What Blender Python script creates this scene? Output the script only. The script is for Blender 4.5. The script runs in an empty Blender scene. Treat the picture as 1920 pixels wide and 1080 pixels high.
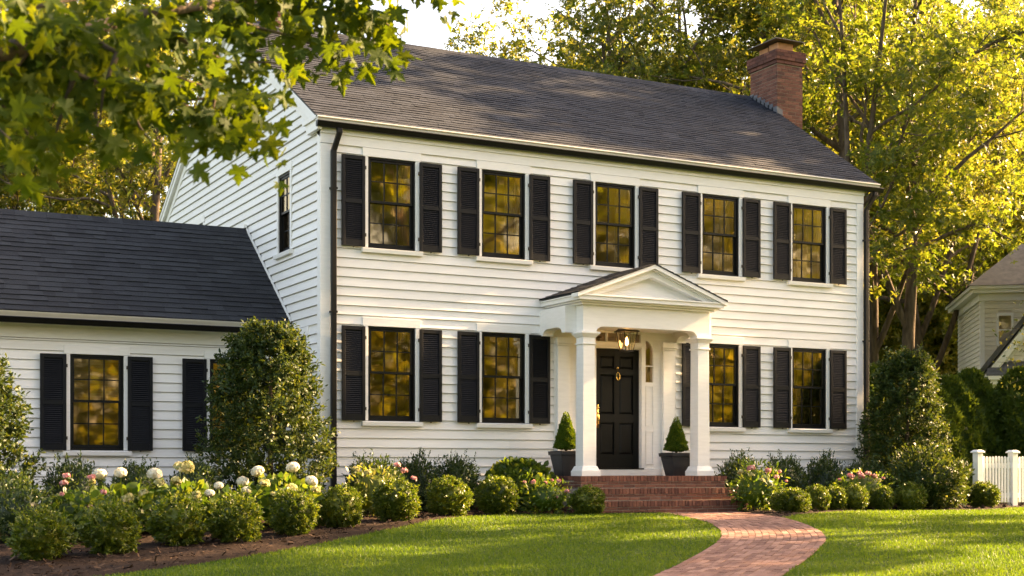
import bpy, math, random
import numpy as np
from math import radians as R, sin, cos, pi
from mathutils import Vector

sc = bpy.context.scene
C = sc.collection
rng = np.random.default_rng(11)
random.seed(5)

# ------------------------------------------------------------------ camera model (metres; house front = plane y 0)
F, CX, HY = 2653.0, 960.0, 882.7
YAW = math.atan2(F, 6017 - CX)
SA, CA = sin(YAW), cos(YAW)
CAM = np.array([-7.512, -20.618, 0.67])

def ray(px, py):
    r = (px - CX) / F
    return np.array([r * CA + SA, -r * SA + CA, (HY - py) / F])

def at(px, Z):
    """ground position seen in column px at depth Z"""
    p = CAM + ray(px, HY) * Z
    return float(p[0]), float(p[1])

def depth(x, y):
    return (x - CAM[0]) * SA + (y - CAM[1]) * CA

def gz(x, y):
    """gentle fall of the lawn away from the house"""
    d = (np.asarray(x) - CAM[0]) * SA + (np.asarray(y) - CAM[1]) * CA
    t = np.clip((20.5 - d) / 8.5, 0, 1)
    return -0.4 * t * t * (3 - 2 * t)

def on_ground(px, py):
    d = ray(px, py)
    t = 20.0
    for _ in range(60):
        p = CAM + d * t
        z = float(gz(p[0], p[1]))
        t = t + 0.5 * ((z - CAM[2]) / d[2] - t)
    p = CAM + d * t
    return float(p[0]), float(p[1])

# ------------------------------------------------------------------ helpers
class MB:
    def __init__(s):
        s.v, s.f = [], []
    def poly(s, pts):
        n = len(s.v)
        s.v += [tuple(p) for p in pts]
        s.f.append(tuple(range(n, n + len(pts))))
        return s
    def box(s, x0, y0, z0, x1, y1, z1):
        if x0 > x1: x0, x1 = x1, x0
        if y0 > y1: y0, y1 = y1, y0
        if z0 > z1: z0, z1 = z1, z0
        n = len(s.v)
        s.v += [(x0, y0, z0), (x1, y0, z0), (x1, y1, z0), (x0, y1, z0), (x0, y0, z1), (x1, y0, z1), (x1, y1, z1), (x0, y1, z1)]
        for q in ((0, 3, 2, 1), (4, 5, 6, 7), (0, 1, 5, 4), (1, 2, 6, 5), (2, 3, 7, 6), (3, 0, 4, 7)):
            s.f.append(tuple(n + i for i in q))
        return s
    def frustum(s, cx, cy, z0, z1, a0, b0, a1, b1):
        """rectangular section, half sizes a (x) and b (y) at bottom and top"""
        n = len(s.v)
        s.v += [(cx - a0, cy - b0, z0), (cx + a0, cy - b0, z0), (cx + a0, cy + b0, z0), (cx - a0, cy + b0, z0),
                (cx - a1, cy - b1, z1), (cx + a1, cy - b1, z1), (cx + a1, cy + b1, z1), (cx - a1, cy + b1, z1)]
        for q in ((0, 3, 2, 1), (4, 5, 6, 7), (0, 1, 5, 4), (1, 2, 6, 5), (2, 3, 7, 6), (3, 0, 4, 7)):
            s.f.append(tuple(n + i for i in q))
        return s
    def prism(s, pts, ext):
        """closed polygon pts (3d) pushed along ext"""
        n = len(s.v); k = len(pts)
        e = np.array(ext, float)
        s.v += [tuple(p) for p in pts] + [tuple(np.array(p, float) + e) for p in pts]
        s.f.append(tuple(n + i for i in range(k))[::-1])
        s.f.append(tuple(n + k + i for i in range(k)))
        for i in range(k):
            j = (i + 1) % k
            s.f.append((n + i, n + j, n + k + j, n + k + i))
        return s
    def tube(s, pts, rad, n=8, cap=True):
        pts = [Vector(p) for p in pts]
        base = len(s.v)
        up = Vector((0, 0, 1))
        for i, p in enumerate(pts):
            t = (pts[min(i + 1, len(pts) - 1)] - pts[max(i - 1, 0)]).normalized()
            a = t.cross(up)
            if a.length < 0.05: a = t.cross(Vector((1, 0, 0)))
            a.normalize(); b = t.cross(a)
            r = rad[i] if hasattr(rad, '__len__') else rad
            for k in range(n):
                w = 2 * pi * k / n
                s.v.append(tuple(p + a * (r * cos(w)) + b * (r * sin(w))))
        for i in range(len(pts) - 1):
            for k in range(n):
                k2 = (k + 1) % n
                s.f.append((base + i * n + k, base + i * n + k2, base + (i + 1) * n + k2, base + (i + 1) * n + k))
        if cap:
            s.f.append(tuple(base + k for k in range(n))[::-1])
            s.f.append(tuple(base + (len(pts) - 1) * n + k for k in range(n)))
        return s
    def lathe(s, prof, n=20, c=(0, 0, 0), sq=False):
        base = len(s.v)
        for r, z in prof:
            for k in range(n):
                w = 2 * pi * (k + .5) / n
                s.v.append((c[0] + r * cos(w), c[1] + r * sin(w), c[2] + z))
        for i in range(len(prof) - 1):
            for k in range(n):
                k2 = (k + 1) % n
                s.f.append((base + i * n + k, base + i * n + k2, base + (i + 1) * n + k2, base + (i + 1) * n + k))
        s.f.append(tuple(base + k for k in range(n))[::-1])
        s.f.append(tuple(base + (len(prof) - 1) * n + k for k in range(n)))
        return s
    def build(s, name, mat, parent=None, loc=None, smooth=False, bevel=0, rotz=0):
        me = bpy.data.meshes.new(name)
        me.from_pydata(s.v, [], s.f)
        me.update()
        return link(name, me, mat, parent, loc, smooth, bevel, rotz)

def link(name, me, mat, parent=None, loc=None, smooth=False, bevel=0, rotz=0):
    if mat is not None: me.materials.append(mat)
    if smooth: me.polygons.foreach_set('use_smooth', [True] * len(me.polygons))
    o = bpy.data.objects.new(name, me); C.objects.link(o)
    if parent is not None: o.parent = parent
    if loc is not None: o.location = loc
    if rotz: o.rotation_euler.z = rotz
    if bevel:
        m = o.modifiers.new('bevel', 'BEVEL'); m.width = bevel; m.segments = 2; m.limit_method = 'ANGLE'
    return o

def npmesh(name, V, Fc):
    """fast mesh from arrays: V (n,3); Fc (m,k)"""
    V = np.asarray(V, np.float32); Fc = np.asarray(Fc, np.int32)
    me = bpy.data.meshes.new(name)
    me.vertices.add(len(V)); me.vertices.foreach_set('co', V.ravel())
    m, k = Fc.shape
    me.loops.add(m * k); me.loops.foreach_set('vertex_index', Fc.ravel())
    me.polygons.add(m)
    me.polygons.foreach_set('loop_start', np.arange(0, m * k, k, dtype=np.int32))
    me.update(calc_edges=True)
    return me

def tag(o, label=None, cat=None, group=None, kind=None):
    if label: o['label'] = label
    if cat: o['category'] = cat
    if group: o['group'] = group
    if kind: o['kind'] = kind
    return o

def thing(name, label, cat, loc=(0, 0, 0), rotz=0, group=None):
    o = bpy.data.objects.new(name, None); C.objects.link(o)
    o.empty_display_size = .2
    o.location = loc; o.rotation_euler = (0, 0, rotz)
    return tag(o, label, cat, group)

def dup(root, loc, rotz=0, label=None, group=None, scale=None, parent=None):
    r = root.copy(); C.objects.link(r)
    r.location = loc; r.rotation_euler = (0, 0, rotz)
    if scale is not None: r.scale = scale if hasattr(scale, '__len__') else (scale,) * 3
    if label: r['label'] = label
    if group: r['group'] = group
    if parent is not None: r.parent = parent
    for ch in list(root.children):
        c = ch.copy(); C.objects.link(c); c.parent = r
        for g in ch.children:
            d = g.copy(); C.objects.link(d); d.parent = c
    return r

# ------------------------------------------------------------------ materials
def newmat(name):
    m = bpy.data.materials.new(name); m.use_nodes = True
    nt = m.node_tree; nt.nodes.clear()
    out = nt.nodes.new('ShaderNodeOutputMaterial')
    return m, nt, out

def N(nt, typ, **kw):
    n = nt.nodes.new(typ)
    for k, v in kw.items():
        if k in n.inputs: n.inputs[k].default_value = v
        else: setattr(n, k, v)
    return n

def ramp(nt, stops, fac):
    r = nt.nodes.new('ShaderNodeValToRGB')
    el = r.color_ramp.elements
    while len(el) < len(stops): el.new(.5)
    for e, (p, c) in zip(el, stops):
        e.position = p; e.color = (*c, 1)
    nt.links.new(fac, r.inputs[0])
    return r.outputs[0]

def surf(name, c1, c2, scale=6, rough=.6, bump=0, bscale=60, detail=5, spec=.4, metal=0, stretch=None, island=None, island_amt=.5, coords='Object'):
    """principled material: two tones through noise, optional tone per separate piece, noise bump"""
    m, nt, out = newmat(name)
    p = N(nt, 'ShaderNodeBsdfPrincipled'); p.inputs['Roughness'].default_value = rough
    p.inputs['Metallic'].default_value = metal
    p.inputs['Specular IOR Level'].default_value = spec
    tc = N(nt, 'ShaderNodeTexCoord')
    co = tc.outputs[coords]
    if stretch:
        mp = N(nt, 'ShaderNodeMapping'); mp.inputs['Scale'].default_value = stretch
        nt.links.new(co, mp.inputs[0]); co = mp.outputs[0]
    nz = N(nt, 'ShaderNodeTexNoise', Scale=scale, Detail=detail); nt.links.new(co, nz.inputs['Vector'])
    fac = nz.outputs[0]
    st = [(.3, c1), (.7, c2)]
    if island:
        geo = N(nt, 'ShaderNodeNewGeometry')
        mx = N(nt, 'ShaderNodeMix'); mx.data_type = 'FLOAT'; mx.inputs[0].default_value = island_amt
        nt.links.new(fac, mx.inputs[2]); nt.links.new(geo.outputs['Random Per Island'], mx.inputs[3]); fac = mx.outputs[0]
        st = island if isinstance(island, list) else [(.15, c1), (.85, c2)]
    nt.links.new(ramp(nt, st, fac), p.inputs['Base Color'])
    if bump:
        b = N(nt, 'ShaderNodeTexNoise', Scale=bscale, Detail=4); nt.links.new(co, b.inputs['Vector'])
        bp = N(nt, 'ShaderNodeBump'); bp.inputs['Strength'].default_value = bump; bp.inputs['Distance'].default_value = .01
        nt.links.new(b.outputs[0], bp.inputs['Height']); nt.links.new(bp.outputs[0], p.inputs['Normal'])
    nt.links.new(p.outputs[0], out.inputs[0])
    return m

def leafmat(name, stops, tstops, tw=.5, rough=.45, spec=.3, nscale=0):
    """leaf: per-leaf tone, glossy top, light passing through"""
    m, nt, out = newmat(name)
    geo = N(nt, 'ShaderNodeNewGeometry')
    fac = geo.outputs['Random Per Island']
    if nscale:
        tc = N(nt, 'ShaderNodeTexCoord')
        nz = N(nt, 'ShaderNodeTexNoise', Scale=nscale, Detail=2); nt.links.new(tc.outputs['Object'], nz.inputs['Vector'])
        mx = N(nt, 'ShaderNodeMix'); mx.data_type = 'FLOAT'; mx.inputs[0].default_value = .5
        nt.links.new(fac, mx.inputs[2]); nt.links.new(nz.outputs[0], mx.inputs[3]); fac = mx.outputs[0]
    p = N(nt, 'ShaderNodeBsdfPrincipled'); p.inputs['Roughness'].default_value = rough
    p.inputs['Specular IOR Level'].default_value = spec
    nt.links.new(ramp(nt, stops, fac), p.inputs['Base Color'])
    t = N(nt, 'ShaderNodeBsdfTranslucent'); nt.links.new(ramp(nt, tstops, fac), t.inputs[0])
    mix = N(nt, 'ShaderNodeMixShader'); mix.inputs[0].default_value = tw
    nt.links.new(p.outputs[0], mix.inputs[1]); nt.links.new(t.outputs[0], mix.inputs[2])
    nt.links.new(mix.outputs[0], out.inputs[0])
    return m

M = {}
M['white'] = surf('white_paint', (.80, .785, .75), (.86, .845, .81), 5, .5, .08, 90, spec=.35, stretch=(1, 1, 6))
M['siding'] = surf('siding_paint', (.73, .71, .67), (.87, .855, .82), 1.6, .5, .1, 60, spec=.35, stretch=(1, 1, 12), island=True, island_amt=.3)
M['black'] = surf('black_paint', (.0045, .0047, .0045), (.0075, .0075, .007), 8, .45, .06, 120, spec=.22)
M['shutter'] = surf('shutter_paint', (.0035, .0045, .006), (.0065, .0078, .010), 8, .5, .06, 120, spec=.22)
M['gutter'] = surf('gutter_metal', (.005, .005, .005), (.008, .0075, .007), 8, .4, .03, 40, spec=.25)
M['cream'] = surf('fascia_paint', (.66, .62, .55), (.74, .70, .63), 4, .3, .04, 60, spec=.6, stretch=(1, 1, 6))
M['shingle'] = surf('asphalt_shingle', (.02, .02, .02), (.1, .1, .1), .9, .85, .5, 260, island=[(.1, (.007, .0105, .017)), (.5, (.013, .018, .028)), (.9, (.024, .031, .045))], island_amt=.55, spec=.25)
M['shingle_dark'] = surf('wing_shingle', (.02, .02, .02), (.1, .1, .1), 1.3, .8, .5, 260, island=[(.1, (.013, .014, .017)), (.5, (.020, .022, .026)), (.9, (.032, .035, .040))], island_amt=.6, spec=.3)
M['brick'] = surf('red_brick', (.2, .07, .05), (.3, .12, .08), 14, .85, .5, 150, island=[(.08, (.085, .040, .032)), (.45, (.165, .066, .046)), (.8, (.22, .092, .062)), (1, (.28, .14, .095))], island_amt=.65, spec=.2)
M['brick_dark'] = surf('sooty_brick', (.1, .05, .04), (.16, .07, .05), 14, .9, .5, 150, island=[(.1, (.07, .035, .028)), (.6, (.15, .06, .045)), (1, (.21, .09, .06))], island_amt=.6, spec=.2)
M['paver'] = surf('brick_paver', (.2, .07, .05), (.3, .12, .08), 10, .85, .45, 120, island=[(.05, (.12, .062, .050)), (.5, (.22, .115, .090)), (.95, (.34, .20, .155))], island_amt=.6, spec=.2)
M['mortar'] = surf('mortar', (.30, .25, .20), (.40, .34, .28), 12, .95, .4, 120, spec=.1)
M['joint'] = surf('paver_joint', (.09, .06, .045), (.15, .10, .075), 10, .95, .4, 120, spec=.1)
M['bark'] = surf('bark', (.06, .045, .034), (.16, .125, .095), 3.5, .95, 1.0, 18, spec=.1, stretch=(3, 3, .6))
M['stem'] = surf('stem', (.05, .04, .025), (.10, .08, .05), 9, .9, .4, 40, spec=.1)
M['flash'] = surf('lead_flashing', (.07, .075, .085), (.12, .125, .135), 9, .5, .1, 60, spec=.5)
M['copper'] = surf('weathered_copper', (.06, .05, .04), (.12, .085, .06), 7, .5, .1, 60, spec=.5)
M['terracotta'] = surf('flue_clay', (.42, .20, .10), (.52, .26, .14), 9, .8, .2, 60, spec=.2)
M['planter'] = surf('charcoal_planter', (.014, .016, .019), (.026, .028, .032), 6, .45, .1, 60, spec=.5)
M['soil'] = surf('potting_soil', (.02, .014, .01), (.045, .03, .02), 40, .95, .8, 60, spec=.1)
M['brass'] = surf('brass', (.65, .42, .12), (.8, .55, .2), 9, .25, 0, spec=.5, metal=1)
M['iron'] = surf('dark_bronze', (.03, .022, .016), (.05, .035, .025), 9, .45, .05, 80, spec=.5)
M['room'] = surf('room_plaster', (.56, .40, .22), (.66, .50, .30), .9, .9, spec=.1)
M['curtain'] = surf('curtain_cloth', (.60, .56, .50), (.72, .68, .62), 6, .9, spec=.1)
M['blind'] = surf('blind_slats', (.55, .50, .42), (.62, .57, .48), 6, .7, spec=.2)
M['beige'] = surf('beige_siding', (.70, .65, .55), (.78, .73, .62), 3, .6, .1, 60, spec=.3)
M['grey_roof'] = surf('grey_shingle', (.075, .08, .095), (.13, .135, .15), 5, .9, .3, 80, spec=.2)

# window glass: pane with boosted reflection, golden tree light tinted into its colour
m, nt, out = newmat('window_glass')
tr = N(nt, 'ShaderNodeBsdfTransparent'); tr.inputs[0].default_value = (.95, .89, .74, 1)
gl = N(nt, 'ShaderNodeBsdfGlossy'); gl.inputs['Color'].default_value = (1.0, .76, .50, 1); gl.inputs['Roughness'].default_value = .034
tc = N(nt, 'ShaderNodeTexCoord')
nz = N(nt, 'ShaderNodeTexNoise', Scale=2.2, Detail=2); nt.links.new(tc.outputs['Object'], nz.inputs['Vector'])
bp = N(nt, 'ShaderNodeBump'); bp.inputs['Strength'].default_value = .045; bp.inputs['Distance'].default_value = .02
nt.links.new(nz.outputs[0], bp.inputs['Height']); nt.links.new(bp.outputs[0], gl.inputs['Normal'])
fr = N(nt, 'ShaderNodeFresnel'); fr.inputs['IOR'].default_value = 4.4
mx = N(nt, 'ShaderNodeMixShader'); nt.links.new(fr.outputs[0], mx.inputs[0])
nt.links.new(tr.outputs[0], mx.inputs[1]); nt.links.new(gl.outputs[0], mx.inputs[2]); nt.links.new(mx.outputs[0], out.inputs[0])
M['glass'] = m

m, nt, out = newmat('lantern_glass')
tr = N(nt, 'ShaderNodeBsdfTransparent'); tr.inputs[0].default_value = (.95, .93, .88, 1)
gl = N(nt, 'ShaderNodeBsdfGlossy'); gl.inputs['Roughness'].default_value = .08
mx = N(nt, 'ShaderNodeMixShader'); mx.inputs[0].default_value = .14
nt.links.new(tr.outputs[0], mx.inputs[1]); nt.links.new(gl.outputs[0], mx.inputs[2]); nt.links.new(mx.outputs[0], out.inputs[0])
M['lantern_glass'] = m

m, nt, out = newmat('lamp_glow')
e = N(nt, 'ShaderNodeEmission'); e.inputs[0].default_value = (1, .55, .18, 1); e.inputs[1].default_value = 5
nt.links.new(e.outputs[0], out.inputs[0]); M['bulb'] = m

# foliage
M['leaf_a'] = leafmat('broadleaf_green', [(.1, (.042, .072, .012)), (.5, (.068, .098, .014)), (.9, (.105, .125, .02))],
                      [(.1, (.12, .18, .015)), (.5, (.20, .25, .020)), (.9, (.33, .34, .04))], .5, .4, .35)
M['leaf_b'] = leafmat('broadleaf_gold', [(.1, (.040, .068, .012)), (.5, (.068, .095, .014)), (.9, (.115, .12, .02))],
                      [(.1, (.11, .155, .018)), (.5, (.22, .24, .026)), (.9, (.40, .36, .05))], .52, .4, .35)
M['maple'] = leafmat('maple_leaf', [(.1, (.028, .058, .008)), (.6, (.046, .078, .010)), (.95, (.075, .10, .013))],
                     [(.1, (.075, .13, .008)), (.6, (.14, .185, .010)), (.95, (.30, .31, .016))], .45, .6, .15, 13)
M['box_leaf'] = leafmat('boxwood_leaf', [(.1, (.042, .072, .007)), (.6, (.078, .112, .010)), (.95, (.15, .17, .018))],
                        [(.1, (.08, .14, .012)), (.6, (.15, .22, .016)), (.95, (.30, .32, .025))], .34, .4, .4)
M['holly_leaf'] = leafmat('holly_leaf', [(.1, (.015, .035, .009)), (.6, (.028, .054, .012)), (.95, (.06, .085, .018))],
                          [(.1, (.06, .10, .012)), (.6, (.12, .16, .016)), (.95, (.20, .21, .03))], .24, .5, .22)
M['shrub_leaf'] = leafmat('evergreen_leaf', [(.1, (.016, .036, .012)), (.6, (.030, .058, .016)), (.95, (.055, .085, .02))],
                          [(.1, (.04, .08, .012)), (.6, (.08, .13, .016)), (.95, (.16, .2, .025))], .28, .4, .4)
M['bright_leaf'] = leafmat('hydrangea_leaf', [(.1, (.028, .066, .010)), (.6, (.046, .092, .013)), (.95, (.09, .135, .02))],
                           [(.1, (.09, .17, .014)), (.6, (.15, .22, .018)), (.95, (.3, .33, .03))], .42, .45, .35)
M['gold_or_lit_leaf'] = leafmat('golden_or_lit_leaf', [(.1, (.04, .075, .012)), (.6, (.075, .10, .016)), (.95, (.26, .24, .07))],
                         [(.1, (.12, .17, .02)), (.6, (.2, .24, .03)), (.95, (.45, .42, .08))], .42, .45, .35)  # golden shrub's own colour; on the house corner plant, sunlight painted in
M['topiary'] = leafmat('topiary_leaf', [(.1, (.04, .09, .01)), (.6, (.07, .135, .014)), (.95, (.11, .17, .02))],
                       [(.1, (.10, .18, .012)), (.6, (.18, .27, .016)), (.95, (.3, .34, .025))], .38, .45, .3)
M['hedge_leaf'] = leafmat('hedge_leaf', [(.1, (.028, .06, .012)), (.6, (.05, .09, .016)), (.95, (.09, .12, .02))],
                          [(.1, (.08, .14, .012)), (.6, (.15, .2, .016)), (.95, (.26, .28, .025))], .35, .5, .25, 1.2)
M['grass'] = leafmat('grass_blade', [(.1, (.028, .074, .008)), (.6, (.044, .098, .010)), (.95, (.076, .125, .016))],
                     [(.1, (.10, .19, .012)), (.6, (.17, .26, .016)), (.95, (.29, .33, .028))], .42, .5, .25, .5)
M['white_flower'] = leafmat('white_petal', [(.1, (.66, .62, .46)), (.6, (.78, .74, .6)), (.95, (.84, .82, .72))],
                            [(.1, (.6, .58, .4)), (.6, (.7, .66, .5)), (.95, (.75, .72, .6))], .3, .6, .2)
M['lit_leaf_cream'] = leafmat('sunlit_leaf_cream', [(.1, (.30, .30, .10)), (.6, (.48, .44, .20)), (.95, (.62, .56, .32))], [(.1, (.3, .3, .1)), (.6, (.45, .42, .16)), (.95, (.55, .5, .26))], .35, .6, .2)  # yellow sunlight on leaf clusters, painted as cream
M['pink_flower'] = leafmat('pink_petal', [(.1, (.52, .16, .17)), (.6, (.66, .30, .30)), (.95, (.78, .52, .46))],
                           [(.1, (.5, .15, .15)), (.6, (.6, .3, .28)), (.95, (.7, .5, .4))], .35, .6, .2)
M['chip'] = surf('bark_chip', (.05, .03, .02), (.14, .08, .05), 9, .9, island=[(.1, (.02, .012, .009)), (.6, (.05, .03, .02)), (1, (.14, .085, .055))], island_amt=.8, spec=.15)
M['mulch'] = surf('mulch', (.013, .008, .006), (.042, .025, .017), 26, .95, 1.0, 55, spec=.1)
M['lawn_soil'] = surf('lawn_base', (.028, .055, .009), (.05, .085, .014), 2.2, .95, .6, 40, spec=.1)

# ------------------------------------------------------------------ leaf clouds
T_LEAF = (np.array([(0, 0, 0), (.30, .42, .07), (0, 1, -.05), (-.30, .42, .07)]), np.array([(0, 1, 2), (0, 2, 3)]))
T_LONG = (np.array([(0, 0, 0), (.20, .35, .06), (.15, .72, .05), (0, 1, -.04), (-.15, .72, .05), (-.20, .35, .06)]),
          np.array([(0, 1, 5), (1, 2, 5), (2, 4, 5), (2, 3, 4)]))
T_WIDE = (np.array([(0, 0, 0), (.36, .25, .05), (.34, .62, .03), (0, 1, -.10), (-.34, .62, .03), (-.36, .25, .05)]),
          np.array([(0, 1, 5), (1, 2, 5), (2, 4, 5), (2, 3, 4)]))
# clump of three leaves seen as one sprig (for far crowns)
def _sprig():
    vs, fs = [], []
    for k, (ang, tilt, s) in enumerate(((0, .2, 1), (1.2, -.3, .8), (-1.1, .4, .85), (2.6, .1, .6))):
        b = np.array([(0, 0, 0), (.24, .40, .06), (0, 1, -.06), (-.24, .40, .06)]) * s
        c_, s_ = cos(ang), sin(ang)
        b = np.stack([b[:, 0] * c_ - b[:, 1] * s_, b[:, 0] * s_ + b[:, 1] * c_, b[:, 2] + tilt * np.hypot(b[:, 0], b[:, 1])], 1)
        n = 4 * k
        vs.append(b); fs += [(n, n + 1, n + 2), (n, n + 2, n + 3)]
    return np.concatenate(vs), np.array(fs)
T_SPRIG = _sprig()
_half = [(.09, -.02), (.20, -.12), (.30, -.05), (.50, -.08), (.38, .10), (.34, .17), (.50, .20), (.56, .31), (.80, .44), (.56, .46), (.50, .58), (.34, .50), (.19, .46), (.24, .62), (.33, .70), (.17, .76), (.12, .90)]
_ol = [(0, .02)] + _half + [(0, 1.05)] + [(-x, y) for x, y in _half[::-1]]
def _maple(cup=1.0):
    v = [(0, .30, 0)] + [(x, y, -.34 * cup * (y - .3) ** 2 + .22 * cup * abs(x) - .42 * x * x) for x, y in _ol]
    k = len(_ol)
    return np.array(v), np.array([(0, 1 + i, 1 + (i + 1) % k) for i in range(k)])
T_MAPLE = _maple()
T_MAPLE_CURL = _maple(2.6)

def unit(a):
    return a / np.maximum(np.linalg.norm(a, axis=-1, keepdims=True), 1e-9)

def scatter(pos, ydir, nrm, size, T, aspect=None):
    """arrays of leaf copies: pos (n,3), ydir leaf axis, nrm facing, size (n,)"""
    y = unit(ydir); x = unit(np.cross(y, nrm)); z = np.cross(x, y)
    Rm = np.stack([x, y, z], axis=2)
    tv, tf = T
    V = np.einsum('nij,kj->nki', Rm, tv) * size[:, None, None] + pos[:, None, :]
    k = len(tv)
    Fc = (np.arange(len(pos)) * k)[:, None, None] + tf[None]
    return V.reshape(-1, 3), Fc.reshape(-1, tf.shape[1])

def cloud_mesh(name, parts):
    Vs, Fs, n = [], [], 0
    for V, Fc in parts:
        Vs.append(V); Fs.append(Fc + n); n += len(V)
    return npmesh(name, np.concatenate(Vs), np.concatenate(Fs))

def rdir(n, r=None):
    r = r or rng
    return unit(r.normal(size=(n, 3)))

# ------------------------------------------------------------------ trees
def tree_arrays(seed, H, spread, tr, lead=1, first=.3, ncl=260, per=62, leaf=.30, clus=.75, lean=(0, 0)):
    r = np.random.default_rng(seed)
    mb = MB(); tips = []
    def poly(p, d, L, n, r0, r1, wob, rise):
        pts = [np.array(p, float)]
        d = unit(np.array(d, float))
        for i in range(n):
            d = unit(d + r.normal(size=3) * wob + np.array([0, 0, rise]))
            pts.append(pts[-1] + d * (L / n))
        rad = list(np.linspace(r0, r1, n + 1))
        return pts, rad
    def branch(p, d, L, r0, level):
        pts, rad = poly(p, d, L, 5, r0, r0 * .35, .16, .07 if level < 2 else .02)
        mb.tube(pts, rad, 6 if level < 2 else 4, cap=False)
        if level == 2:
            tips.extend([pts[3], pts[5]])
            return
        k = int(r.integers(4, 6)) if level == 1 else 5
        for j in range(k):
            u = r.uniform(.35, 1.0); i = min(int(u * 5), 4)
            q = pts[i] + (pts[i + 1] - pts[i]) * (u * 5 - i)
            ax = unit(pts[i + 1] - pts[i])
            dd = unit(ax * .75 + rdir(1, r)[0] * .85)
            branch(q, dd, L * r.uniform(.38, .6), r0 * (1 - .6 * u) * .55, level + 1)
        tips.append(pts[5])
    for l in range(lead):
        if lead == 1:
            p0, d0, L0, r0 = (0, 0, -.3), (lean[0], lean[1], 1), H * .86, tr
        elif l == 0:
            p0, d0, L0, r0 = (0, 0, -.3), (lean[0], lean[1], 1), H * .86, tr
            pts0 = None
        else:
            u = first * r.uniform(.55, .95)
            i = int(u * 10)
            p0 = tpts[i]; an = r.uniform(0, 2 * pi)
            d0 = (cos(an) * .45, sin(an) * .45, 1); L0 = H * (.84 - u); r0 = tr * .5
        tpts, trad = poly(p0, d0, L0, 10, r0, r0 * .18, .035, .03)
        if l == 0:
            trad[0] *= 1.45; base_pts = tpts
        mb.tube(tpts, trad, 10, cap=False)
        nb = 15 if l == 0 else 9
        for b in range(nb):
            u = first + (1 - first) * (b + r.uniform(0, .8)) / nb if l == 0 else r.uniform(.25, 1)
            u = min(u, .98); i = min(int(u * 10), 9)
            q = tpts[i] + (tpts[i + 1] - tpts[i]) * (u * 10 - i)
            an = b * 2.4 + r.uniform(-.5, .5)
            el = .25 + .75 * u + r.uniform(-.1, .15)
            prof = math.sqrt(max(.12, 1 - ((u - .45) / .62) ** 2))
            branch(q, (cos(an), sin(an), el), spread * prof * r.uniform(.75, 1.1) * (1 if l == 0 else .75), r0 * (1 - .75 * u) * .5 + .015, 1)
        tpts = base_pts if l == 0 else tpts
        if l > 0: tpts = base_pts
    tips = np.array(tips)
    if len(tips) > ncl: tips = tips[r.choice(len(tips), ncl, replace=False)]
    n = len(tips) * per
    cs = np.repeat(r.uniform(.6, 1.25, len(tips)), per)
    off = r.normal(size=(n, 3)) * np.array([clus, clus, clus * .6]) * cs[:, None] * .62
    pos = np.repeat(tips, per, 0) + off
    nr = unit(off * .6 + np.array([0, 0, .55]) + r.normal(size=(n, 3)) * .55)
    yd = unit(off + r.normal(size=(n, 3)) * .7 + np.array([0, 0, -.35]))
    V, Fc = scatter(pos, yd, nr, leaf * r.uniform(.65, 1.25, n), T_SPRIG)
    return mb, (V, Fc)

def make_tree(name, label, seed, loc, mat, group=None, rotz=0, **kw):
    t = thing(name, label, 'tree', loc, rotz, group)
    mb, lv = tree_arrays(seed, **kw)
    mb.build('trunk', M['bark'], t, smooth=True)
    link('crown', cloud_mesh('crown', [lv]), mat, t)
    return t

# ================================================================== GROUND, LAWN, BEDS, PATH
def axis(a, b, fine0, fine1, n, c):
    return np.unique(np.concatenate([np.linspace(a, fine0, c), np.linspace(fine0, fine1, n), np.linspace(fine1, b, c)]))
gx, gy = axis(-260, 420, -16, 26, 106, 14), axis(-220, 420, -24, 10, 86, 14)
X, Y = np.meshgrid(gx, gy)
V = np.stack([X, Y, gz(X, Y)], -1).reshape(-1, 3)
nx = len(gx); ii = (np.arange(len(gy) - 1)[:, None] * nx + np.arange(nx - 1)[None]).ravel()
me = npmesh('ground', V, np.stack([ii, ii + 1, ii + nx + 1, ii + nx], 1))
ground = tag(link('ground', me, M['lawn_soil']), 'green lawn ground falling gently away from the house', 'ground', kind='structure')

def resample(pts, n):
    p = np.array(pts, float); s = np.r_[0, np.cumsum(np.linalg.norm(np.diff(p, axis=0), axis=1))]
    t = np.linspace(0, s[-1], n)
    # smooth (Catmull style through cubic of chord length)
    out = np.stack([np.interp(t, s, p[:, k]) for k in range(p.shape[1])], 1)
    for _ in range(max(2, n // (len(pts) * 2))):
        out[1:-1] = .25 * out[:-2] + .5 * out[1:-1] + .25 * out[2:]
    return out

def inside(poly, x, y):
    poly = np.asarray(poly); c = np.zeros(len(x), bool); j = len(poly) - 1
    for i in range(len(poly)):
        xi, yi = poly[i]; xj, yj = poly[j]
        with np.errstate(divide='ignore', invalid='ignore'):
            c ^= ((yi > y) != (yj > y)) & (x < (xj - xi) * (y - yi) / (yj - yi) + xi)
        j = i
    return c

# brick path
PL = [on_ground(*p) for p in ((1236, 962.5), (1262, 966), (1290, 971), (1329, 981), (1352, 995), (1353, 1009), (1338, 1023), (1301, 1045), (1262, 1065), (1228, 1079), (1180, 1102), (1110, 1135))]
PR = [on_ground(*p) for p in ((1399, 961), (1432, 965.5), (1470, 972), (1512, 985), (1540, 997), (1551, 1011), (1540, 1026), (1515, 1048), (1490, 1065), (1468, 1080), (1430, 1104), (1370, 1140))]
PL[0] = (PL[0][0], -1.96); PR[0] = (PR[0][0] , -1.96)
NP = 90
pl, pr = resample(PL, NP), resample(PR, NP)
path_poly = np.concatenate([pl, pr[::-1]])

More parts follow.
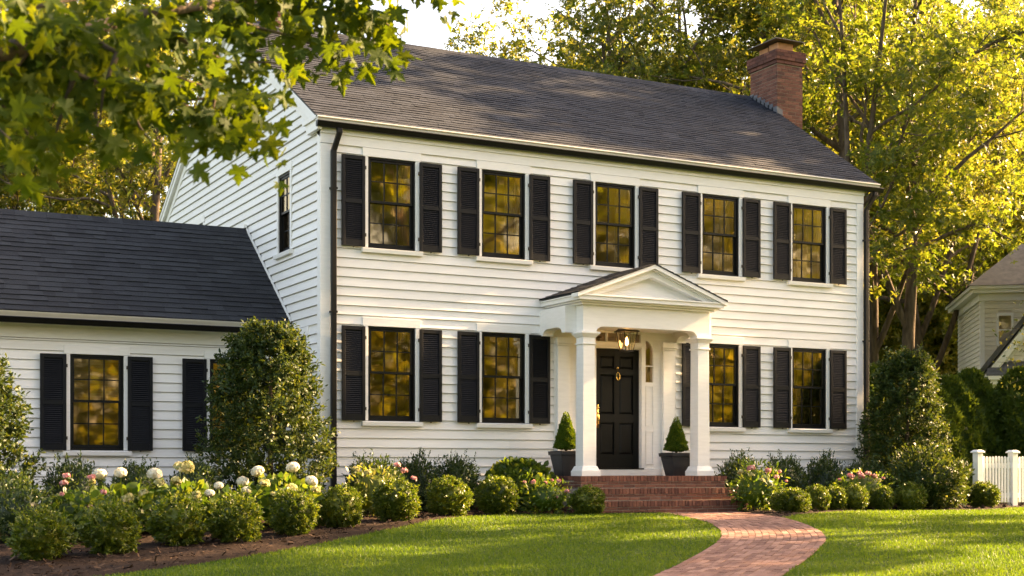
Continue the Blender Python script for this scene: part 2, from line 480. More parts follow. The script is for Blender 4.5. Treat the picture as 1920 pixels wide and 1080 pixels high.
def strip(name, A, B, n, lift, amp, mat, kind, label, cat, seed):
    r = np.random.default_rng(seed)
    t = np.linspace(0, 1, n)[:, None, None]
    P = A[None] * (1 - t) + B[None] * t
    Z = gz(P[..., 0], P[..., 1]) + lift + amp * r.random(P.shape[:2]) * (np.abs(t[..., 0] - .5) < .49)
    V = np.concatenate([P, Z[..., None]], -1).reshape(-1, 3)
    m = A.shape[0]
    ii = (np.arange(n - 1)[:, None] * m + np.arange(m - 1)[None]).ravel()
    me = npmesh(name, V, np.stack([ii, ii + 1, ii + m + 1, ii + m], 1))
    o = link(name, me, mat, smooth=True)
    return tag(o, label, cat, kind=kind)

path = strip('path', pl, pr, 9, .006, 0, M['joint'], 'structure', 'curved red brick path from the front steps to the street', 'path', 3)
# bricks of the path laid along its curve
bm_ = MB()
WID = 15
for k in range(WID):
    a, b = (k + .04) / WID, (k + .96) / WID
    la = pl * (1 - a) + pr * a; lb = pl * (1 - b) + pr * b
    mid = (la + lb) / 2
    s = np.r_[0, np.cumsum(np.linalg.norm(np.diff(mid, axis=0), axis=1))]
    pos = random.uniform(0, .2)
    while pos < s[-1] - .22:
        L = .205
        q0, q1 = pos + .004, pos + L - .004
        c = []
        for q, ln in ((q0, la), (q1, la), (q1, lb), (q0, lb)):
            x, y = np.interp(q, s, ln[:, 0]), np.interp(q, s, ln[:, 1])
            c.append((x, y, float(gz(x, y)) + .012))
        dz = random.uniform(-.002, .004)
        top = [(x, y, z + dz + random.uniform(-.001, .001)) for x, y, z in c]
        n = len(bm_.v)
        bm_.v += top + [(x, y, z - .012) for x, y, z in c]
        bm_.f += [(n, n + 1, n + 2, n + 3), (n + 4, n + 5, n + 1, n), (n + 5, n + 6, n + 2, n + 1), (n + 6, n + 7, n + 3, n + 2), (n + 7, n + 4, n, n + 3)]
        pos += L
bm_.build('pavers', M['paver'], path)

# mulch beds
EL = [on_ground(*p) for p in ((1237, 964), (1133, 964.5), (1050, 965), (967, 966), (900, 968), (813, 977), (733, 993), (600, 1020), (520, 1035), (427, 1050), (310, 1066), (207, 1079), (90, 1094), (-80, 1118))]
EL.append((EL[-1][0] - 4, EL[-1][1] + 1.0))
el = resample(EL, 70)
BL = np.array([(6.0, -.02), (.1, -.02), (0, 1.68), (-14, 1.68)])
bl = resample(BL, 70); bl[:, 1] = np.where(bl[:, 0] > -.05, 0.05, 1.75)
left_bed = strip('mulch_bed', el, bl, 26, .006, .03, M['mulch'], 'structure', 'dark bark mulch bed under the shrubs left of the steps', 'mulch bed', 4)
ER = [on_ground(*p) for p in ((1397, 961.5), (1432, 966), (1470, 972.5), (1490, 968), (1509, 964.5), (1594, 960), (1736, 957), (1870, 957))]
ER += [(ER[-1][0] + 1.2, ER[-1][1] + .8), (ER[-1][0] + 5, ER[-1][1] + 1.6)]
er = resample(ER, 60)
br = resample([(6.6, .05), (12, .05), (18, .6)], 60)
right_bed = strip('mulch_bed', er, br, 22, .006, .03, M['mulch'], 'structure', 'dark bark mulch bed under the shrubs right of the steps', 'mulch bed', 5)
bed_l = np.concatenate([el, bl[::-1]]); bed_r = np.concatenate([er, br[::-1]])

# loose chips on the mulch
n = 26000
cx_ = rng.uniform(-9, 14, n); cy_ = rng.uniform(-8, 1.6, n)
ok = inside(bed_l, cx_, cy_) | inside(bed_r, cx_, cy_)
cx_, cy_ = cx_[ok], cy_[ok]; n = len(cx_)
T_CHIP = (np.array([(-.12, 0, 0), (.12, .02, .02), (.15, 1, 0), (-.10, .9, .03)]), np.array([(0, 1, 2), (0, 2, 3)]))
p = np.stack([cx_, cy_, gz(cx_, cy_) + .03 + .02 * rng.random(n)], 1)
yd = rng.normal(size=(n, 3)) * np.array([1, 1, .3]); nr = rng.normal(size=(n, 3)) * .4 + np.array([0, 0, 1])
tag(link('bark_chips', npmesh('bark_chips', *scatter(p, yd, nr, rng.uniform(.03, .085, n), T_CHIP)), M['chip']), 'loose bark chips scattered over the mulch beds', 'bark chips', kind='stuff')

# grass blades
def grass_at(n, x0, x1, y0, y1, fall):
    x = rng.uniform(x0, x1, n); y = rng.uniform(y0, y1, n)
    d = depth(x, y)
    lat = (x - CAM[0]) * CA - (y - CAM[1]) * SA
    keep = (d > 9.5) & (np.abs(lat) < d * .46) & (rng.random(n) < np.clip((fall / d) ** 1.6, 0, 1))
    x, y = x[keep], y[keep]
    edge = .03 * np.sin(x * 23) * np.cos(y * 19)
    keep = ~(inside(bed_l, x, y + edge) | inside(bed_r, x, y + edge) | inside(path_poly, x + edge, y)) & ~((x > 3.7) & (x < 6.7) & (y > -2.0)) & ~((y > -.6) & (x < 12))
    return x[keep], y[keep]
xs, ys = grass_at(2200000, -13, 24, -14.5, 6, 12.5)
n = len(xs)
pv = np.stack([xs, ys, gz(xs, ys)], 1)
ang = rng.uniform(0, 2 * pi, n)
hgt = rng.uniform(.016, .040, n) * (1 + .25 * np.sin(xs * 1.7 + np.sin(ys * 1.3)) * np.cos(ys * 2.1))
wd = rng.uniform(.003, .0055, n) * np.clip(depth(xs, ys) / 13, 1, 2)
lx, ly = rng.normal(size=n) * .35, rng.normal(size=n) * .35
b0 = pv + np.stack([np.cos(ang) * wd, np.sin(ang) * wd, np.zeros(n)], 1)
b1 = pv - np.stack([np.cos(ang) * wd, np.sin(ang) * wd, np.zeros(n)], 1)
tp = pv + np.stack([lx * hgt, ly * hgt, hgt], 1)
V = np.stack([b0, b1, tp], 1).reshape(-1, 3)
tag(link('grass', npmesh('grass', V, np.arange(3 * n).reshape(-1, 3)), M['grass']), 'short mown green grass of the front lawn', 'grass', kind='stuff')
print('grass blades', n)

# ================================================================== HOUSE
LX, RX, DY = 0.0, 10.75, 9.6           # main block
EZ, RZ, RY = 6.13, 8.97, 4.80           # roof plane at the wall, ridge height and place
KS = (RZ - EZ) / (RY + .07)
FLOOR = .585
house = thing('house', 'white clapboard colonial house with black shutters, dark shingle roof and side wing', 'house', (0, 0, 0))

def clap(mb, org, u, nrm, ulim, z0, z1, openings, step=.147, lip=.024, back=.004, gap=.006):
    """clapboard courses; ulim(z)->(ua,ub); openings (ua,ub,za,zb)"""
    org, u, nrm = np.array(org, float), np.array(u, float), np.array(nrm, float)
    def P(a, z, d): return tuple(org + u * a + nrm * d + np.array([0, 0, z - org[2]]))
    z = z0
    while z < z1 - 1e-6:
        zt = min(z + step, z1)
        cuts = sorted({z, zt} | {q for o in openings for q in o[2:] if z + 1e-4 < q < zt - 1e-4})
        for a, b in zip(cuts[:-1], cuts[1:]):
            zm = (a + b) / 2
            ua0, ub0 = ulim(a); ua1, ub1 = ulim(b)
            if ub0 - ua0 < .02: continue
            iv = [(ua0, ub0)]
            for o in openings:
                if o[2] < zm < o[3]:
                    new = []
                    for s, e in iv:
                        if o[1] <= s or o[0] >= e: new.append((s, e)); continue
                        if o[0] > s: new.append((s, o[0]))
                        if o[1] < e: new.append((o[1], e))
                    iv = new
            d0 = back + lip * (1 - (a - z) / step); d1 = back + lip * (1 - (b - z) / step)
            for s, e in iv:
                s1 = ua1 if s == ua0 else s; e1 = ub1 if e == ub0 else e
                # boards butt here and there, with a hair of unevenness
                js = [s]
                q = s + random.uniform(1.5, 4.5)
                while q < e - .8 and a == z:
                    js.append(q); q += random.uniform(2.5, 4.9)
                js.append(e)
                for k in range(len(js) - 1):
                    p0, p1 = js[k], js[k + 1]
                    t0 = s1 if k == 0 else p0; t1 = e1 if k == len(js) - 2 else p1
                    w = random.uniform(-.0015, .0015)
                    g = gap if (b == zt and b - a > gap * 2) else 0
                    mb.poly([P(p0, a, d0 + w), P(p1, a, d0 - w), P(t1, b - g, d1), P(t0, b - g, d1)])
                    if g:
                        mb.poly([P(t0, b - g, d1), P(t1, b - g, d1), P(t1, b - g, -.02), P(t0, b - g, -.02)])
                        mb.poly([P(t0, b - g, -.02), P(t1, b - g, -.02), P(t1, b, -.02), P(t0, b, -.02)])
                    if a == z:
                        mb.poly([P(p0, a, -.02), P(p1, a, -.02), P(p1, a, d0 - w), P(p0, a, d0 + w)])
        z = zt

# ---- openings on the front wall: left x, bottom z, w, h
WX = [.757, 2.737, 4.885, 7.090, 9.094]
UP = (4.159, .80, 1.411); LOW = (1.455, .80, 1.470)
front_win = [(x, UP[0], UP[1], UP[2]) for x in WX] + [(WX[i], LOW[0], LOW[1], LOW[2]) for i in (0, 1, 3, 4)]
T = .06
def trim_open(x, z, w, h): return (x - .075, x + w + .075, z - .085, z + h + .135)
ops_front = [trim_open(*w) for w in front_win] + [(4.08, 6.53, FLOOR - .1, 3.02)]
mb = MB()
clap(mb, (0, 0, 0), (1, 0, 0), (0, -1, 0), lambda z: (.10, RX - .10), .30, 5.71, ops_front)
# left gable side (x = 0), u = +y
def side_lim(z):
    if z <= 6.0: return (.10, DY - .10)
    a = (z - EZ) / KS - .07 + .15
    return (max(.10, a), min(DY - .10, 2 * RY - a))
side_win = [(1.41, 4.27, .60, 1.28), (6.62, 4.29, .78, 1.22), (4.04, 6.56, .56, 1.10), (.62, 1.5, .42, 1.30)]
ops_side = [trim_open(*w) for w in side_win]
clap(mb, (0, 0, 0), (0, 1, 0), (-1, 0, 0), side_lim, .30, 8.80, ops_side, lip=.028, gap=.013)
mb.build('wall', M['siding'], house)
mb = MB()
clap(mb, (RX, 0, 0), (0, 1, 0), (1, 0, 0), side_lim, .30, 8.80, [])
clap(mb, (0, DY, 0), (1, 0, 0), (0, 1, 0), lambda z: (.1, RX - .1), .30, 5.9, [])
mb.build('wall', M['siding'], house)
# sheathing behind the boards, solid apart from the front and left which hold windows
mb = MB().box(RX - .12, .02, 0, RX - .002, DY - .02, 6.0).box(.02, DY - .12, 0, RX - .13, DY - .002, 6.0)
mb.build('sheathing', M['white'], house)
# foundation
mb = MB().box(.02, .02, -.5, RX - .02, .20, .298).box(.02, .21, -.5, .2, DY - .02, .298).box(RX - .2, .21, -.5, RX - .02, DY - .02, .298)
mb.build('foundation', M['brick_dark'], house)
# interior seen through the glass
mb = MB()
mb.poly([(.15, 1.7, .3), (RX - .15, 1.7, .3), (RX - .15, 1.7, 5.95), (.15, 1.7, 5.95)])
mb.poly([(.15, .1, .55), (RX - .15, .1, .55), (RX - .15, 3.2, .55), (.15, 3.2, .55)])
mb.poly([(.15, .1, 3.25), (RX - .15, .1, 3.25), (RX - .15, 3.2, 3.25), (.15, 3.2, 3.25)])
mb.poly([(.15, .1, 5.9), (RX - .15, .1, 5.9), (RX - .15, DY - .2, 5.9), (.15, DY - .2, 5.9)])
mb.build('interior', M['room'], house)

# ---- trim
mb = MB()
mb.box(-.034, -.034, .25, .135, .0, 5.705)                       # corner boards, front leaf then side leaf
mb.box(-.034, .002, .25, .0, .115, 5.98)
mb.build('corner_board', M['white'], house, bevel=.004)
mb = MB().box(RX - .125, -.034, .25, RX + .034, .0, 5.705).box(RX, .002, .25, RX + .034, .115, 5.98)
mb.build('corner_board', M['white'], house, bevel=.004)
mb = MB().box(-.034, DY - .115, .25, .0, DY, 5.98)
mb.build('corner_board', M['white'], house, bevel=.004)
mb = MB().box(-.034, -.040, 5.712, RX + .034, 0, 6.07)            # frieze and bed mould
mb.box(-.034, -.062, 5.86, RX + .034, -.042, 6.0)
mb.build('frieze', M['white'], house)
# rake line of the roof: overhang grows a little toward the ridge on the right
def rxr(y):   # right edge of the roof at distance y
    t = 1 - abs(y - RY) / (RY + .13)
    return 11.08 + .94 * max(0, t)
EY = -.13
def rz(y): return EZ + KS * (y + .07) if y <= RY else EZ + KS * (2 * RY - y + .07)
# soffit and cornice boxes
mb = MB().box(-.10, EY + .012, 6.03, 11.04, -.042, 6.045)
mb.build('soffit', M['white'], house)
mb = MB()
# fascia crown: light band above the gutter
mb.prism([(-.125, EY + .03, 5.99), (-.125, EY + .03, rz(EY) - .004), (-.125, EY - .052, rz(EY) - .008), (-.125, EY - .055, rz(EY) - .026), (-.125, EY - .030, rz(EY) - .045), (-.125, EY - .022, 6.024), (-.125, EY - .01, 6.014)], (11.20, 0, 0))
mb.build('fascia', M['cream'], house)
# left rake boards and eave return
mb = MB()
def rake(x, th, y0, y1, drop0, drop1):
    mb.prism([(x, y0, rz(y0) - drop0), (x, y1, rz(y1) - drop0), (x, y1, rz(y1) - drop1), (x, y0, rz(y0) - drop1)], (th, 0, 0))
for y0, y1 in ((EY + .02, RY), (RY, 2 * RY - EY - .02)):
    rake(-.105, .07, y0, y1, .03, .20)
    rake(-.034, .030, max(y0, -.03), min(y1, DY + .03), .205, .36)
    rake(-.125, .018, y0, y1, .022, .095)
mb.prism([(-.106, EY + .012, 5.90), (-.106, EY + .012, 6.10), (-.106, .46, 6.10), (-.106, .40, 5.90)], (.071, 0, 0))   # cornice return
mb.prism([(-.108, EY + .012, 6.05), (-.108, EY + .012, 6.102), (-.108, .53, 6.102), (-.108, .48, 6.05)], (-.03, 0, 0))
mb.build('rake_board', M['white'], house)
mb = MB()
for y0, y1 in ((EY + .02, RY), (RY, 2 * RY - EY - .02)):
    q = [(rxr(y0) - .03, y0, rz(y0) - .03), (rxr(y1) - .03, y1, rz(y1) - .03), (rxr(y1) - .03, y1, rz(y1) - .2), (rxr(y0) - .03, y0, rz(y0) - .2)]
    mb.prism(q, (-.05, 0, 0))
mb.build('rake_board', M['white'], house)

# ---- roof: courses of separate shingles
def shingles(mb, x0f, x1f, p0, p1, rows, tab=.30, lip=.012):
    """p0,p1 = (y,z) at eave and ridge; x limits as functions of y"""
    (ya, za), (yb, zb) = p0, p1
    L = math.hypot(yb - ya, zb - za); ny, nz_ = -(zb - za) / L, (yb - ya) / L
    if ny * (yb - ya) > 0: ny = -ny
    for r_ in range(rows):
        t0, t1 = r_ / rows, (r_ + 1) / rows
        y0, z0, y1, z1 = ya + (yb - ya) * t0, za + (zb - za) * t0, ya + (yb - ya) * t1, za + (zb - za) * t1
        xa, xb = x0f((y0 + y1) / 2), x1f((y0 + y1) / 2)
        x = xa - random.uniform(0, tab)
        while x < xb:
            w = tab * random.choice((.5, .8, 1, 1, 1.2))
            s, e = max(x, xa), min(x + w - .004, xb)
            x += w
            if e - s < .01: continue
            l = lip * random.uniform(.6, 1.35); dy = random.uniform(-.006, .006)
            b = lambda xx, yy, zz, d: (xx, yy + ny * d, zz + nz_ * d)
            yy0, zz0 = y0 + (yb - ya) / L * dy, z0 + (zb - za) / L * dy
            mb.poly([b(s, yy0, zz0, l), b(e, yy0, zz0, l), b(e, y1, z1, .002), b(s, y1, z1, .002)])
            mb.poly([b(s, yy0, zz0, -.004), b(e, yy0, zz0, -.004), b(e, yy0, zz0, l), b(s, yy0, zz0, l)])
roof = MB()
lx_ = lambda y: -.13
shingles(roof, lx_, rxr, (EY - .015, rz(EY - .015)), (RY, RZ), 42)
nfront = len(roof.f)
shingles(roof, lx_, rxr, (2 * RY - EY, rz(2 * RY - EY)), (RY, RZ), 42)
roof_o = roof.build('roof', M['shingle'], house)
mb = MB()   # deck under the shingles
for y0, y1 in ((EY, RY), (2 * RY - EY, RY)):
    q = [(-.128, y0, rz(y0) - .006), (rxr(y0), y0, rz(y0) - .006), (rxr(y1), y1, rz(y1) - .006), (-.128, y1, rz(y1) - .006)]
    mb.prism(q, (0, 0, -.022))
mb.build('deck', M['gutter'], roof_o)
mb = MB()
x = -.13
while x < rxr(RY):
    x2 = min(x + .25, rxr(RY))
    a = random.uniform(.0, .006)
    mb.prism([(x, RY - .16, RZ - .16 * KS + .004), (x, RY, RZ + .034 + a), (x, RY + .16, RZ - .16 * KS + .004), (x, RY, RZ + .004)], (x2 - x - .003, 0, 0))
    x = x2
mb.build('ridge_cap', M['shingle'], roof_o)

# ---- gutters and downspouts
def gutter(x0, x1, y, z, h, d, name='gutter'):
    prof = [(y + .005, z + h), (y - d, z + h), (y - d - .012, z + h - .012), (y - d, z + h - .03), (y - d + .018, z + .02), (y - d + .03, z), (y + .005, z)]
    mb = MB().prism([(x0, a, b) for a, b in prof], (x1 - x0, 0, 0))
    return mb.build(name, M['gutter'], house, bevel=.003)
gutter(-.13, 11.16, EY + .03, 5.930, .088, .085)
def spout(xg, yg, xw, z0, z1, w=.085):
    """offset from the gutter to the wall, then straight down"""
    mb = MB()
    def seg(a, b):
        (x0, y0, zz0), (x1, y1, zz1) = a, b
        h = w / 2
        n = len(mb.v)
        for x, y, z in (a, b):
            mb.v += [(x - h, y - h * .8, z), (x + h, y - h * .8, z), (x + h, y + h * .8, z), (x - h, y + h * .8, z)]
        for q in ((0, 1, 5, 4), (1, 2, 6, 5), (2, 3, 7, 6), (3, 0, 4, 7)): mb.f.append(tuple(n + i for i in q))
    yw = -.085
    seg((xg, yg, z1), (xg, yg, z1 - .07)); seg((xg, yg, z1 - .07), (xw, yw, z1 - .34)); seg((xw, yw, z1 - .34), (xw, yw, z0))
    seg((xw, yw, z0), (xw - .02, yw - .16, z0 - .1))
    o = mb.build('downspout', M['gutter'], house, bevel=.01)
    st = MB()
    for z in (1.2, 3.1, 5.0):
        MB().box(xw - w / 2 - .012, yw - .037, z, xw + w / 2 + .012, -.03, z + .03).build('strap', M['gutter'], o)
    pass
spout(.235, EY - .02, .165, .35, 5.93)
spout(10.96, EY - .02, 10.81, .35, 5.93)

# ---- windows
def make_window(w, h, curtain=True, casing=True, blind=False, cols=3):
    """window part at the opening's lower left corner (x along wall, -y outward)"""
    fb = .042
    mb = MB()
    y0, y1 = -.012, .11
    mb.box(0, y0, 0, fb * .62, y1, h).box(w - fb * .62, y0, 0, w, y1, h).box(fb * .62 + .001, y0, h - fb * .62, w - fb * .62 - .001, y1, h).box(fb * .62 + .001, y0, 0, w - fb * .62 - .001, y1, fb * .5)
    win = mb.build('window', M['black'], house)
    x0, x1 = fb * .62 + .002, w - fb * .62 - .002
    mid = h * .515
    def sash(za, zb, y, rb, rt):
        s = MB(); st = .036; d = .032
        s.box(x0, y, za, x0 + st, y + d, zb).box(x1 - st, y, za, x1, y + d, zb)
        s.box(x0 + st + .001, y, za, x1 - st - .001, y + d, za + rb).box(x0 + st + .001, y, zb - rt, x1 - st - .001, y + d, zb)
        gx0, gx1, gz0, gz1 = x0 + st, x1 - st, za + rb, zb - rt
        for k in range(1, cols):
            xx = gx0 + (gx1 - gx0) * k / cols
            s.box(xx - .0085, y + .004, gz0 + .001, xx + .0085, y + d - .004, gz1 - .001)
        zz = (gz0 + gz1) / 2
        s.box(gx0 + .001, y + .006, zz - .0085, gx1 - .001, y + d - .006, zz + .0085)
        o = s.build('sash', M['black'], win)
        g = MB().poly([(gx0, y + .016, gz0), (gx1, y + .016, gz0), (gx1, y + .016, gz1), (gx0, y + .016, gz1)])
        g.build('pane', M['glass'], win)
    sash(mid - .018, h - fb * .62 - .002, .008, .036, .036)
    sash(fb * .5 + .002, mid + .018, .044, .060, .034)
    if casing:
        c = MB()
        c.box(-.072, -.036, -.002, -.003, .0, h + .004).box(w + .003, -.036, -.002, w + .072, .0, h + .004)
        c.box(-.095, -.038, h + .006, w + .095, .0, h + .138)
        c.build('casing', M['white'], win, bevel=.004)
        s = MB().prism([(-.115, .0, -.085), (-.115, -.078, -.085), (-.115, -.088, -.02), (-.115, .0, -.004)], (w + .23, 0, 0))
        s.build('sill', M['white'], win, bevel=.004)
    if curtain:
        c = MB(); n = 18
        cw = w * random.uniform(.20, .36)
        for side in (0, 1):
            if side == 0: xs_ = np.linspace(w - cw, w - .02, n)
            else: xs_ = np.linspace(.02, cw * .45, n)
            for k in range(n - 1):
                ya, yb = .2 + .018 * sin(k * 1.9), .2 + .018 * sin((k + 1) * 1.9)
                c.poly([(xs_[k], ya, .02), (xs_[k + 1], yb, .02), (xs_[k + 1], yb, h), (xs_[k], ya, h)])
        c.build('curtain', M['curtain'], win, smooth=True)
    if blind:
        c = MB(); z = h * .53
        while z < h - .03:
            c.poly([(.03, .17, z), (w - .03, .17, z), (w - .03, .185, z + .036), (.03, .185, z + .036)]); z += .042
        c.build('blind', M['blind'], win)
    return win

def place_window(proto, used, loc, rotz=0):
    if not used: proto.location = loc; proto.rotation_euler.z = rotz; return proto
    return dup(proto, loc, rotz, parent=house)

wu = make_window(.80, UP[2]); wl = make_window(.80, LOW[2])
for i, x in enumerate(WX): place_window(wu, i > 0, (x, 0, UP[0]))
for i, k in enumerate((0, 1, 3, 4)): place_window(wl, i > 0, (WX[k], 0, LOW[0]))
for y, z, w, h in side_win:      # on the left gable, outward is -x: local x runs toward -y
    ww = make_window(w, h, curtain=True, cols=2)
    ww.location = (0, y + w, z); ww.rotation_euler.z = -pi / 2

# ---- shutters
def make_shutter(h, hinge):
    w, st, d = .385, .052, .034
    mb = MB()
    mb.box(0, -d, 0, st, 0, h).box(w - st, -d, 0, w, 0, h)
    zr = [(0, .10), (h * .475 - .005, h * .475 + .065), (h - .062, h)]
    for a, b in zr: mb.box(st + .001, -d + .002, a, w - st - .001, -.002, b)
    sh = mb.build('shutter', M['shutter'], house, bevel=.003)
    lv = MB()
    for (a, b) in ((zr[0][1], zr[1][0]), (zr[1][1], zr[2][0])):
        z = a + .012
        while z < b - .02:
            lv.prism([(st + .001, -d + .006, z), (st + .001, -d + .010, z - .004), (st + .001, -.006, z + .024), (st + .001, -.010, z + .028)], (w - 2 * st - .002, 0, 0))
            z += .031
        lv.box(st + .001, -.006, a, w - st - .001, -.003, b)
    lv.build('louvre', M['shutter'], sh)
    hg = MB()
    for z in (.16, h - .2):
        xx = w if hinge else -.018
        hg.box(xx, -.03, z, xx + .018, .005, z + .05)
    hg.build('hinge', M['iron'], sh)
    tz = MB().tube([(w * .5, -d - .004, -.012), (w * .5, -d + .02, -.012)], .010, 8)
    tz.build('holdback', M['iron'], sh)
    return sh
shL = {}
def put_shutter(h, hinge, loc):
    k = (round(h, 3), hinge)
    if k not in shL:
        shL[k] = make_shutter(h, hinge); shL[k].location = loc
    else: dup(shL[k], loc, 0, parent=house)
for i, x in enumerate(WX):
    put_shutter(UP[2] - .005, True, (x - .452, -.044, UP[0] - .003)); put_shutter(UP[2] - .005, False, (x + .862, -.044, UP[0] - .003))
for k in (0, 1, 3, 4):
    put_shutter(LOW[2] - .005, True, (WX[k] - .450, -.044, LOW[0] - .003)); put_shutter(LOW[2] - .005, False, (WX[k] + .862, -.044, LOW[0] - .003))

# ---- wing
WY, WZR, WRY, WL = 1.70, 4.93, 3.78, -8.5
wing_win = [(-3.443, .988, .805, 1.465), (-1.275, .988, .805, 1.465), (-6.0, .988, .805, 1.465)]
mb = MB()
clap(mb, (0, WY, 0), (1, 0, 0), (0, -1, 0), lambda z: (WL, -.004), .15, 2.68, [trim_open(*w) for w in wing_win], gap=.008)
def wl_lim(z):
    if z < 2.9: return (WY, 2 * WRY - WY)
    a = WRY - (WZR - z) / .79 + .1
    return (a, 2 * WRY - a)
clap(mb, (WL, 0, 0), (0, 1, 0), (-1, 0, 0), wl_lim, .15, 4.8, [])
mb.build('wing_wall', M['siding'], house)
MB().box(WL + .02, WY + .01, -.4, -.004, WY + .2, .148).build('foundation', M['brick_dark'], house)
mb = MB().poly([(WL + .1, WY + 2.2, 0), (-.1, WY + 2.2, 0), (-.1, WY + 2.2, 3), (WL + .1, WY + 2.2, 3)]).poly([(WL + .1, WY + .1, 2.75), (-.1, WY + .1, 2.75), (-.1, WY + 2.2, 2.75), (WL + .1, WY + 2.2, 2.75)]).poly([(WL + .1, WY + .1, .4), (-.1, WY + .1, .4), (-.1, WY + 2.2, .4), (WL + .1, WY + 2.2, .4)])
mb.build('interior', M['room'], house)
MB().box(WL - .03, WY - .036, 2.682, -.036, WY, 3.0).box(WL - .03, WY - .07, 2.86, -.036, WY - .038, 2.98).build('frieze', M['white'], house)
WEY = WY - .36
WK = (WZR - 3.05) / (WRY - WEY)
def wz(y): return 3.05 + WK * (y - WEY) if y <= WRY else 3.05 + WK * (2 * WRY - y - WEY)
wr = MB()
shingles(wr, lambda y: WL - .2, lambda y: -.036, (WEY, 3.05), (WRY, WZR), 21, tab=.34, lip=.014)
shingles(wr, lambda y: WL - .2, lambda y: -.036, (2 * WRY - WEY, 3.05), (WRY, WZR), 21, tab=.34, lip=.014)
wro = wr.build('wing_roof', M['shingle_dark'], house)
mb = MB()
for y0 in (WEY, 2 * WRY - WEY):
    mb.prism([(WL - .19, y0, 3.044), (-.037, y0, 3.044), (-.037, WRY, WZR - .006), (WL - .19, WRY, WZR - .006)], (0, 0, -.03))
mb.build('deck', M['gutter'], wro)
mb = MB(); x = WL - .2
while x < -.04:
    x2 = min(x + .25, -.037)
    mb.prism([(x, WRY - .13, WZR - .13 * WK + .004), (x, WRY, WZR + .035), (x, WRY + .13, WZR - .13 * WK + .004), (x, WRY, WZR + .004)], (x2 - x - .003, 0, 0)); x = x2
mb.build('ridge_cap', M['shingle_dark'], wro)
mb = MB()   # flashing up the side wall
mb.prism([(-.0352, WEY, 3.06), (-.0352, WRY, WZR + .01), (-.0352, WRY, WZR + .085), (-.0352, WEY, 3.135)], (-.006, 0, 0))
mb.prism([(-.0352, WRY - .05, WZR + .04), (-.0352, WRY + .12, WZR + .03), (-.0352, WRY + .12, WZR + .10), (-.0352, WRY - .05, WZR + .10)], (-.05, 0, 0))
mb.build('flashing', M['white'], wro)
MB().prism([(WL - .2, WEY + .04, 2.93), (WL - .2, WEY + .04, 3.045), (WL - .2, WEY - .03, 3.036), (WL - .2, WEY - .022, 3.02), (WL - .2, WEY + .01, 2.98)], (-WL + .16, 0, 0)).build('fascia', M['cream'], house)
MB().box(WL, WEY + .045, 2.985, -.04, WY - .071, 3.0).build('soffit', M['white'], house)
gutter(WL - .2, -.04, WEY + .04, 2.868, .09, .08)
for i, (x, z, w, h) in enumerate(wing_win):
    wwin = make_window(w, h, curtain=(i != 0), blind=(i == 0)); wwin.location = (x, WY, z)
    put_shutter(h - .001, True, (x - .450, WY - .044, z - .003)); put_shutter(h - .001, False, (x + .862, WY - .044, z - .003))

# ---- chimneys
def brick_face(mb, org, u, nrm, w, z0, z1, odd, bl=.20, bh=.0665, jt=.010, proud=.006):
    org, u, nrm = np.array(org, float), np.array(u, float), np.array(nrm, float)
    z = z0; r_ = odd
    while z < z1 - .03:
        x = -(bl / 2) * (r_ % 2)
        while x < w - .002:
            s, e = max(x + jt / 2, 0), min(x + bl - jt / 2, w)
            x += bl
            if e - s < .015: continue
            d = proud + random.uniform(-.002, .002)
            q = lambda a, zz, dd: tuple(org + u * a + nrm * dd + np.array([0, 0, zz]))
            n = len(mb.v); zt = min(z + bh, z1)
            mb.v += [q(s, z, d), q(e, z, d), q(e, zt, d), q(s, zt, d), q(s, z, 0), q(e, z, 0), q(e, zt, 0), q(s, zt, 0)]
            mb.f += [(n, n + 1, n + 2, n + 3), (n + 4, n + 5, n + 1, n), (n + 5, n + 6, n + 2, n + 1), (n + 6, n + 7, n + 3, n + 2), (n + 7, n + 4, n, n + 3)]
        z += bh + jt; r_ += 1
def brick_stack(x0, x1, y0, y1, z0, z1, mat, parent, name):
    mb = MB()
    brick_face(mb, (x0, y0, 0), (1, 0, 0), (0, -1, 0), x1 - x0, z0, z1, 0)
    brick_face(mb, (x0, y1, 0), (0, -1, 0), (-1, 0, 0), y1 - y0, z0, z1, 1)
    brick_face(mb, (x1, y0, 0), (0, 1, 0), (1, 0, 0), y1 - y0, z0, z1, 1)
    brick_face(mb, (x1, y1, 0), (-1, 0, 0), (0, 1, 0), x1 - x0, z0, z1, 0)
    o = mb.build(name, mat, parent)
    MB().box(x0 + .001, y0 + .001, z0, x1 - .001, y1 - .001, z1 - .004).build('mortar', M['mortar'], o)
    return o
